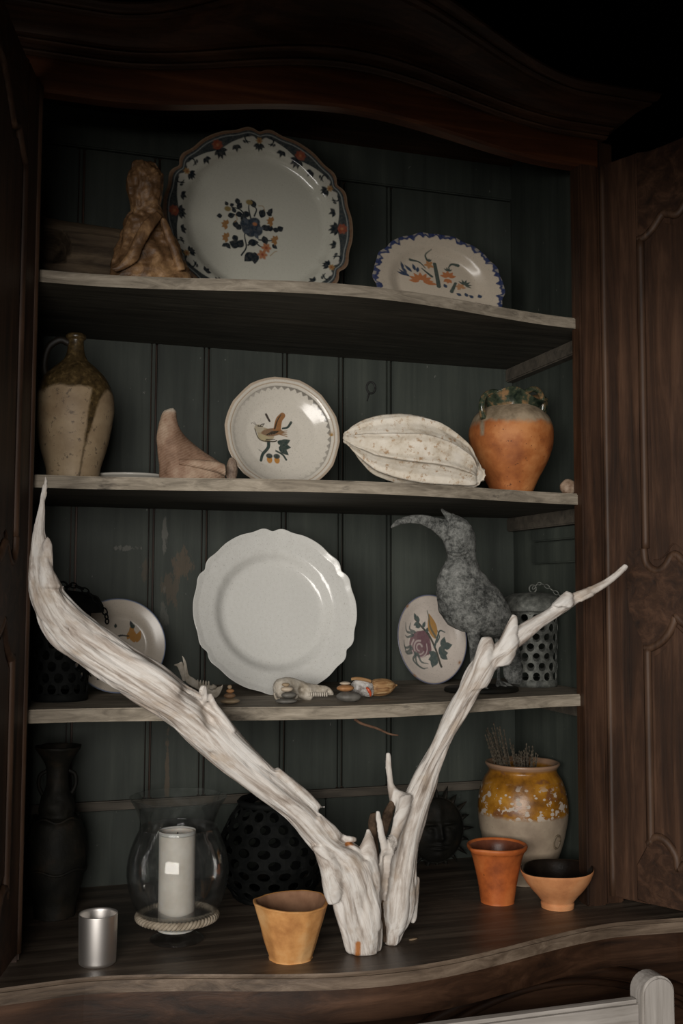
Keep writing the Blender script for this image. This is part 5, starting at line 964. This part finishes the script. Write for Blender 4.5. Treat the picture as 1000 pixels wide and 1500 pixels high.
# ------------------------------------------------------------------ second shelf: carving, little shell, ribbed shell, nut
t = NT('carved_stone'); u, yy, z = vec_u(t); n_ = t.noise(t.co(), 16, 6, 0.65); wv = t.n('ShaderNodeTexWave', wave_type='BANDS', bands_direction='Z'); t.l(t.map(t.co(), (1, 1, 1), (0, 0, 0), (0, 0.5, 0)), wv.inputs['Vector']); wv.inputs['Scale'].default_value = 65; wv.inputs['Distortion'].default_value = 5
c = t.ramp(n_, [(0.34, (0.13, 0.07, 0.042)), (0.5, (0.24, 0.145, 0.095)), (0.66, (0.38, 0.275, 0.195))]); c = t.mix(t.ramp(wv.outputs['Fac'], [(0.55, 0.0), (0.85, 0.13)]), c, (0.40, 0.31, 0.22)); c = t.mix(t.ramp(z, [(0.128, 0.0), (0.135, 0.9)]), c, (0.48, 0.42, 0.34))
t.bump(t.ma('ADD', n_, t.ma('MULTIPLY', wv.outputs['Fac'], 0.15)), 0.8, 0.003); MAT['carved_stone'] = t.done(c, 0.7, 0.3)
cv, cf, _ = limb([((244, 600), (254, 598)), ((239, 603), (258, 603)), ((235, 612), (259, 613)), ((231, 628), (263, 627)), ((229, 642), (272, 640)), ((230, 655), (286, 652)), ((231, 667), (302, 664)), ((232, 677), (316, 673)), ((233, 687), (328, 682)), ((233, 697), (331, 694)), ((234, 705), (331, 704))], 0.04, [0.8, 0.8, 0.7, 0.55, 0.5, 0.5], 80, 60, 0.05, 0.0, (5, 9), seed=41)
cv[:, 2] = np.maximum(cv[:, 2], Z2+0.0003); CV = (float(at(270, 690, 0.04)[0]), 0.04, Z2)
car = thing('stone_carving', 'pinkish brown stone carving of a resting seal-like animal with pale tip', 'carving', CV); mesh('body', cv, cf, 'carved_stone', car)
v1, f1, _ = limb([((262, 672), (262, 681)), ((280, 672), (280, 684)), ((300, 674), (300, 688)), ((318, 676), (318, 692)), ((329, 680), (330, 697))], [0.012, 0.006, 0.004], 0.8, 30, 20, 0.05, 0, (3,), seed=43); mesh('flipper', v1, f1, 'carved_stone', car)
simple('brown_shell', (0.13, 0.085, 0.06), (0.30, 0.225, 0.165), 70, 0.6, 0.5)
v, f, _ = limb([((336, 671), (341, 670)), ((333, 677), (346, 676)), ((331, 686), (348, 686)), ((331, 696), (347, 696)), ((333, 705), (345, 705))], 0.03, 0.8, 40, 40, 0.12, 0, (9,), seed=44); v[:, 2] = np.maximum(v[:, 2], Z2+0.0003); mesh('small_shell', v, f, 'brown_shell', origin=(float(v[:, 0].mean()), 0.03, Z2), cat='shell', label='tiny ribbed brown shell between the stone carving and the bird dish')
t = NT('chalk_shell'); g = t.attr('grain').outputs['Vector']; n_ = t.noise(t.co(), 24, 6, 0.7); n2 = t.noise(t.co(), 70, 4, 0.7)
c = t.ramp(n_, [(0.33, (0.42, 0.335, 0.24)), (0.45, (0.62, 0.555, 0.455)), (0.62, (0.73, 0.675, 0.585))]); c = t.mix(t.ramp(n2, [(0.56, 0.0), (0.66, 0.85)]), c, (0.36, 0.215, 0.105)); t.bump(n2, 0.5, 0.002); MAT['chalk_shell'] = t.done(c, 0.75, 0.3)
pairs = [((506, 634), (507, 648)), ((510, 629), (513, 656)), ((520, 621), (526, 673)), ((540, 612), (548, 694)), ((568, 607), (578, 706)), ((600, 606), (608, 713)), ((634, 614), (640, 716)), ((664, 632), (666, 716)), ((688, 654), (688, 715)), ((701, 676), (699, 711)), ((704, 690), (702, 703))]
n, seg = 140, 160; L = np.array([at(*p[0], y) for p, y in zip(pairs, np.linspace(0.06, 0.0, 11))]); R = np.array([at(*p[1], y) for p, y in zip(pairs, np.linspace(0.06, 0.0, 11))]); Q = cat_rom(np.column_stack([L, R]), n); L, R = Q[:, :3], Q[:, 3:]; c_ = (L+R)/2; h = (R-L)/2; T_ = np.gradient(c_, axis=0); N_ = np.cross(T_, h); N_ /= np.linalg.norm(N_, axis=1)[:, None]; hl = np.linalg.norm(h, axis=1)
th = np.linspace(0, 2*PI, seg, endpoint=False); s = np.linspace(0, 1, n); ph_ = ((th[None, :]*9/(2*PI)+0.15+0.06*s[:, None]) % 1)-0.5; rib = np.exp(-(ph_/0.11)**2)+0.15*(1-(2*ph_)**2); env = np.clip(s/0.10, 0, 1)*np.clip((1-s)/0.06, 0, 1)
mult = 1-(0.17*env)[:, None]*(1-rib)
V = c_[:, None]+mult[..., None]*(np.cos(th)[None, :, None]*h[:, None]+np.sin(th)[None, :, None]*(N_*hl[:, None]*0.9)[:, None]); V = V.reshape(-1, 3); V = V+np.array([fbm(p, 30, 3, 1.0) for p in V])[:, None]*np.array([0, -0.0012, 0.0012]); V[:, 2] = np.maximum(V[:, 2], Z2+0.0003)
F = grid_faces(n, seg).tolist(); F += [list(range(seg))[::-1], [(n-1)*seg+k for k in range(seg)]]
GS = (float(c_[n//2, 0]), 0.03, Z2); rs = thing('ribbed_shell', 'large chalky white ribbed pod-shaped shell lying on its side', 'shell', GS); mesh('shell_body', V, F, 'chalk_shell', rs)
kn = at(507, 641, 0.055); pa = []
for k in range(7): a = 2*PI*k/7; pa.append(ellipsoid((kn[0]+0.001, 0.055+0.008*math.cos(a), kn[2]+0.009*math.sin(a)), (0.006, 0.005, 0.005), 10, 8))
v, f = merge(pa+[ellipsoid((kn[0]-0.002, 0.055, kn[2]), (0.005, 0.006, 0.006), 10, 8)]); mesh('knobbed_tip', v, f, 'chalk_shell', rs)
simple('nut', (0.17, 0.10, 0.06), (0.45, 0.34, 0.25), 60, 0.6, 0.6)
P = at(834, 709, 0.045); v, f = ellipsoid((P[0], 0.05, Z2+0.0165), (0.019, 0.016, 0.0165), 28, 20); v = roughen(v, 0.002, 60); v[:, 2] = np.maximum(v[:, 2], Z2+0.0002); mesh('snail_shell', v, f, 'nut', origin=(P[0], 0.05, Z2), cat='shell', label='little round brown and white shell at the right end of its shelf')

# ------------------------------------------------------------------ third shelf small finds
def pebmat(name, a, b): simple(name, a, b, 40, 0.6, 0.25)
pebmat('pebble_grey', (0.085, 0.08, 0.07), (0.17, 0.16, 0.14)); pebmat('pebble_tan', (0.24, 0.17, 0.10), (0.40, 0.30, 0.19)); pebmat('pebble_orange', (0.28, 0.13, 0.05), (0.44, 0.22, 0.09)); pebmat('pebble_cream', (0.42, 0.34, 0.25), (0.58, 0.49, 0.38)); pebmat('pebble_brown', (0.15, 0.085, 0.045), (0.27, 0.16, 0.085))
def stack(px, py, y, items, group):
    base = at(px, py, y); z = Z3; s_ = 1.0/770
    for (w, hgt, dx, m, lab) in items:
        rx, rz_ = w*s_/2, hgt*s_/2; cx = base[0]+dx*s_
        v, f = ellipsoid((cx, y, z+rz_), (rx, rx*0.75, rz_), 24, 16); v = roughen(v, rz_*0.14, 60, 3, w); v[:, 2] += z-v[:, 2].min(); z = v[:, 2].max()-0.0004
        mesh('pebble', v, f, m, origin=(cx, y, float(v[:, 2].min())), cat='pebble', label=lab, group=group)
stack(337, 1030, 0.02, [(29, 8, 0, 'pebble_tan', 'widest flat tan pebble at the bottom of the stack beside the jawbone'), (18, 8, -1, 'pebble_brown', 'rust brown pebble second from the bottom in the stack beside the jawbone'), (12, 6, 0, 'pebble_orange', 'small orange pebble third from the bottom in the stack beside the jawbone'), (7, 6, -1, 'pebble_tan', 'tiniest pebble on top of the stack beside the jawbone')], 'pebbles stacked beside the jawbone')
stack(420, 1031, 0.0, [(33, 8, -1, 'pebble_grey', 'wide grey pebble at the foot of the stack before the skull'), (23, 9, 3, 'pebble_grey', 'dark grey pebble second from the bottom before the skull'), (19, 8, 0, 'pebble_cream', 'cream pebble below the top one before the skull'), (12, 6, -2, 'pebble_tan', 'small tan pebble topping the stack before the skull')], 'pebbles stacked before the skull')
stack(511, 1028, 0.0, [(39, 16, 0, 'pebble_grey', 'fat dark grey pebble right of the skull'), (27, 10, -6, 'pebble_orange', 'flat orange pebble resting on the fat grey one'), (17, 5, -6, 'pebble_cream', 'thin cream pebble on top of the flat orange one')], 'pebbles stacked right of the skull')
simple('old_bone', (0.34, 0.29, 0.22), (0.62, 0.57, 0.49), 45, 0.6, 0.6, bd=0.003)
simple('bone_hollow', (0.03, 0.022, 0.016), (0.07, 0.05, 0.035), 45, 0.9, 0.3)
sk = lambda x, y: (390+0.21*x, 980+0.21*y)
pr = lambda L: [(sk(a, b), sk(c_, d)) for a, b, c_, d in L]
v, f, _ = limb(pr([(48, 130, 52, 170), (58, 95, 62, 195), (85, 68, 88, 205), (130, 57, 132, 200), (180, 60, 180, 196), (230, 74, 228, 205), (270, 90, 266, 218), (305, 98, 302, 222), (335, 105, 330, 192), (375, 112, 372, 186), (415, 118, 415, 184), (445, 134, 445, 184), (466, 160, 468, 183)]), 0.055, [0.9, 0.95, 0.95, 0.8, 0.7, 0.6], 90, 60, 0.0, seed=50)
v = roughen(v, 0.0014, 70, 4, 1.0)
for (q, r, dp) in ((sk(262, 150), 0.007, 0.012), (sk(190, 165), 0.006, 0.008), (sk(455, 165), 0.004, 0.006)):
    a = at(*q, 0.03); d_ = np.hypot(v[:, 0]-a[0], v[:, 2]-a[2]); v[:, 1] += np.exp(-(d_/r)**2)*dp*(v[:, 1] < 0.055)
v[:, 2] = np.maximum(v[:, 2], Z3+0.0003); SK = (float(v[:, 0].mean()), 0.055, Z3); skull = thing('animal_skull', 'small bleached animal skull lying in front of the white plate', 'skull', SK); mesh('cranium', v, f, 'old_bone', skull)
for pts in ([(55, 165), (62, 195), (78, 212), (95, 205)], [(150, 205), (185, 212), (210, 200), (215, 180)]):
    v, f = tube([np.maximum(at(*sk(*q), 0.03), [-9, -9, Z3+0.002]) for q in pts], [0.002, 0.0024, 0.002], 8, 16); mesh('cheek_arch', v, f, 'old_bone', skull)
for k in range(9):
    q = at(*sk(300+k*15, 185), 0.04); v, f = tube([(q[0], 0.04, q[2]+0.006), (q[0], 0.039, max(q[2]-0.002, Z3+0.0005))], [0.0022, 0.0014], 6); mesh('tooth', v, f, 'old_bone', skull)
# jawbone
jw = lambda x, y: (250+0.1*x, 950+0.1*y)
J0 = at(*jw(450, 700), 0.08); JB = (J0[0], 0.08, Z3)
jaw = thing('jawbone', 'bleached jawbone with teeth behind the leaning driftwood limb', 'bone', JB)
pr = lambda L: [(jw(a, b), jw(c_, d)) for a, b, c_, d in L]
v, f, _ = limb(pr([(165, 108, 172, 108), (178, 160, 205, 155), (190, 250, 232, 230), (200, 350, 250, 330), (205, 430, 275, 395), (230, 500, 330, 430), (320, 560, 400, 480), (420, 610, 480, 520), (540, 660, 570, 540), (640, 720, 640, 580), (700, 690, 690, 560), (740, 620, 735, 550), (765, 545, 755, 528)]), 0.08, 0.35, 100, 24, 0.06, 0, (3,), seed=52); mesh('jaw', v, f, 'old_bone', jaw)
v, f, _ = limb(pr([(45, 242, 55, 235), (90, 262, 110, 215), (120, 320, 165, 195), (150, 400, 190, 260), (170, 465, 215, 400), (200, 480, 240, 440)]), 0.084, 0.15, 40, 20, 0.05, 0, (3,), seed=53); mesh('jaw_blade', v, f, 'old_bone', jaw)
for k, x in enumerate((395, 435, 478, 515, 555)):
    v, f, _ = limb(pr([(x-6, 455+k*5, x+6, 455+k*5), (x-14, 500, x+14, 500), (x-12, 560, x+12, 560)]), 0.076, 0.8, 14, 10); mesh('tooth', v, f, 'old_bone', jaw)
for (a, b) in (((560, 560), (620, 590)), ((600, 545), (660, 575))):
    v, f = tube([at(*jw(*a), 0.076), at(*jw(*b), 0.076)], 0.004, 8); mesh('tooth', v, f, 'old_bone', jaw)
v, f = tube([at(*jw(600, 690), 0.08), np.array([J0[0]+0.012, 0.082, Z3+0.004]), np.array([J0[0]+0.010, 0.082, Z3])], 0.0045, 8, 12); mesh('jaw_hinge', v, f, 'old_bone', jaw)
# dried pod and painted shell fragment
t = NT('dry_pod'); g = t.attr('grain').outputs['Vector']; n_ = t.noise(t.map(g, (6, 260, 260)), 1, 5, 0.6); c = t.ramp(n_, [(0.38, (0.16, 0.075, 0.03)), (0.5, (0.36, 0.20, 0.085)), (0.64, (0.52, 0.36, 0.19))]); t.bump(n_, 0.8, 0.002); MAT['dry_pod'] = t.done(c, 0.6, 0.3)
pr = lambda L: [(sk(a, b), sk(c_, d)) for a, b, c_, d in L]
v, f, g_ = limb(pr([(733, 78, 735, 186), (770, 68, 772, 190), (815, 65, 818, 186), (855, 72, 855, 172), (882, 88, 882, 148), (900, 104, 900, 126), (912, 108, 912, 118)]), 0.05, 0.95, 60, 60, 0.10, 0, (17, 23), seed=55); v[:, 2] += max(0, Z3+0.0003-v[:, 2].min()); mesh('seed_pod', v, f, 'dry_pod', origin=(float(v[:, 0].mean()), 0.05, Z3), cat='seed pod', label='fluted orange-brown dried seed pod at the end of the row of finds', attrs={'grain': ('FLOAT_VECTOR', g_)})
t = NT('painted_shell'); n_ = t.noise(t.co(), 60, 5, 0.7); c = t.ramp(n_, [(0.36, (0.22, 0.19, 0.17)), (0.5, (0.55, 0.53, 0.50)), (0.66, (0.68, 0.66, 0.62))]); t.bump(n_, 0.5, 0.002); MAT['painted_shell'] = t.done(c, 0.4)
simple('red_lacquer', (0.45, 0.06, 0.025), (0.55, 0.10, 0.04), 40, 0.35, 0)
v, f, _ = limb(pr([(595, 100, 600, 165), (620, 75, 625, 190), (660, 68, 665, 190), (700, 78, 705, 195), (735, 95, 738, 190)]), 0.045, 0.7, 40, 40, 0.14, 0, (5, 9), seed=56); v[:, 2] += max(0, Z3+0.0003-v[:, 2].min()); o_ = (float(v[:, 0].mean()), 0.045, Z3)
ws = thing('white_shell', 'crumpled white shell with a red streak beside the seed pod', 'shell', o_); mesh('shell_body', v, f, 'painted_shell', ws)
dz_ = 0.0
v, f = tube([at(*sk(698, 128), 0.016), at(*sk(712, 145), 0.013), at(*sk(724, 168), 0.014), at(*sk(726, 190), 0.017)], [0.002, 0.0034, 0.003, 0.0015], 8, 16); mesh('red_streak', v, f, 'red_lacquer', ws)
v, f, _ = limb(pr([(592, 60, 592, 80), (630, 55, 632, 78), (690, 62, 690, 88), (730, 75, 728, 98)]), 0.035, 0.8, 24, 16, 0.1, 0, (3,), seed=57); mesh('brown_edge', v, f, 'dry_pod', ws, attrs={'grain': ('FLOAT_VECTOR', _)})
# twig under the third shelf, wood chip on the counter
simple('twig_bark', (0.09, 0.045, 0.025), (0.20, 0.11, 0.065), 60, 0.9, 0.5)
v, f = tube([at(519, 1053, 0.0), at(530, 1060, 0.0), at(552, 1067, 0.0), at(570, 1075, 0.0), at(583, 1077, 0.0)], [0.0030, 0.0026, 0.0022, 0.0016], 8, 24); o_ = at(530, 1056, 0.0); mesh('twig', v, f, 'twig_bark', origin=o_, cat='twig', label='thin brown twig poking out from under the third shelf')
simple('pale_chip', (0.25, 0.17, 0.10), (0.36, 0.26, 0.16), 60, 0.7, 0.3)
P = at(605, 1377, -0.09); v, f = ellipsoid((P[0], -0.09, ZC+0.0015), (0.010, 0.004, 0.0016), 14, 8, (0, 0, 0.3)); mesh('wood_chip', v, f, 'pale_chip', origin=(P[0], -0.09, ZC), cat='wood chip', label='tiny pale wood chip lying on the counter right of the driftwood')

# ------------------------------------------------------------------ pale bench in front
bx1 = float(at(955, 1425, -0.36)[0]); bz = float(at(955, 1425, -0.36)[2]); 
bench = thing('wooden_bench', 'pale grey wooden seat with rounded post, its back towards the cupboard', 'bench', (bx1-0.6, -0.56, 0))
def post(x, y, z1, name='back_post'):
    prof = [(-0.032, 0), (-0.032, z1-0.03)]+[(-0.032+0.032*(1-math.cos(a)), z1-0.03+0.03*math.sin(a)) for a in np.linspace(0, PI/2, 8)][1:]+[(0.032*math.sin(a), z1-0.03+0.03*math.cos(a)) for a in np.linspace(0, PI/2, 8)][1:]+[(0.032, 0)]
    v, f = prism(prof, lambda a, b, d: (x+a, d, b), y+0.019, y-0.019, 0.004); mesh(name, v, f, 'chair_wood_z', bench, smooth=False)
post(bx1, -0.36, bz); post(bx1-1.2, -0.36, bz)
zr = float(at(930, 1462, -0.36)[2])
v, f = box(bx1-1.17, bx1-0.03, -0.372, -0.346, zr-0.085, zr, 0.006); mesh('top_rail', v, f, 'chair_wood', bench, smooth=False)
for k in range(9):
    x = bx1-0.14-k*0.115; v, f = box(x-0.022, x+0.022, -0.367, -0.351, 0.44, zr-0.084, 0.003); mesh('back_slat', v, f, 'chair_wood_z', bench, smooth=False)
v, f = box(bx1-1.17, bx1-0.03, -0.374, -0.344, 0.38, 0.445, 0.004); mesh('seat_rail', v, f, 'chair_wood', bench, smooth=False)
for k in range(5):
    y = -0.40-k*0.085; v, f = box(bx1-1.23, bx1+0.03, y-0.075, y, 0.425, 0.447, 0.004); mesh('seat_slat', v, f, 'chair_wood', bench, smooth=False)
for x in (bx1-1.19, bx1-0.01):
    v, f = box(x-0.025, x+0.025, -0.80, -0.755, 0, 0.424, 0.004); mesh('front_leg', v, f, 'chair_wood_z', bench, smooth=False)
    v, f = box(x-0.02, x+0.02, -0.755, -0.378, 0.36, 0.424, 0.003); mesh('side_rail', v, f, 'chair_wood', bench, smooth=False)
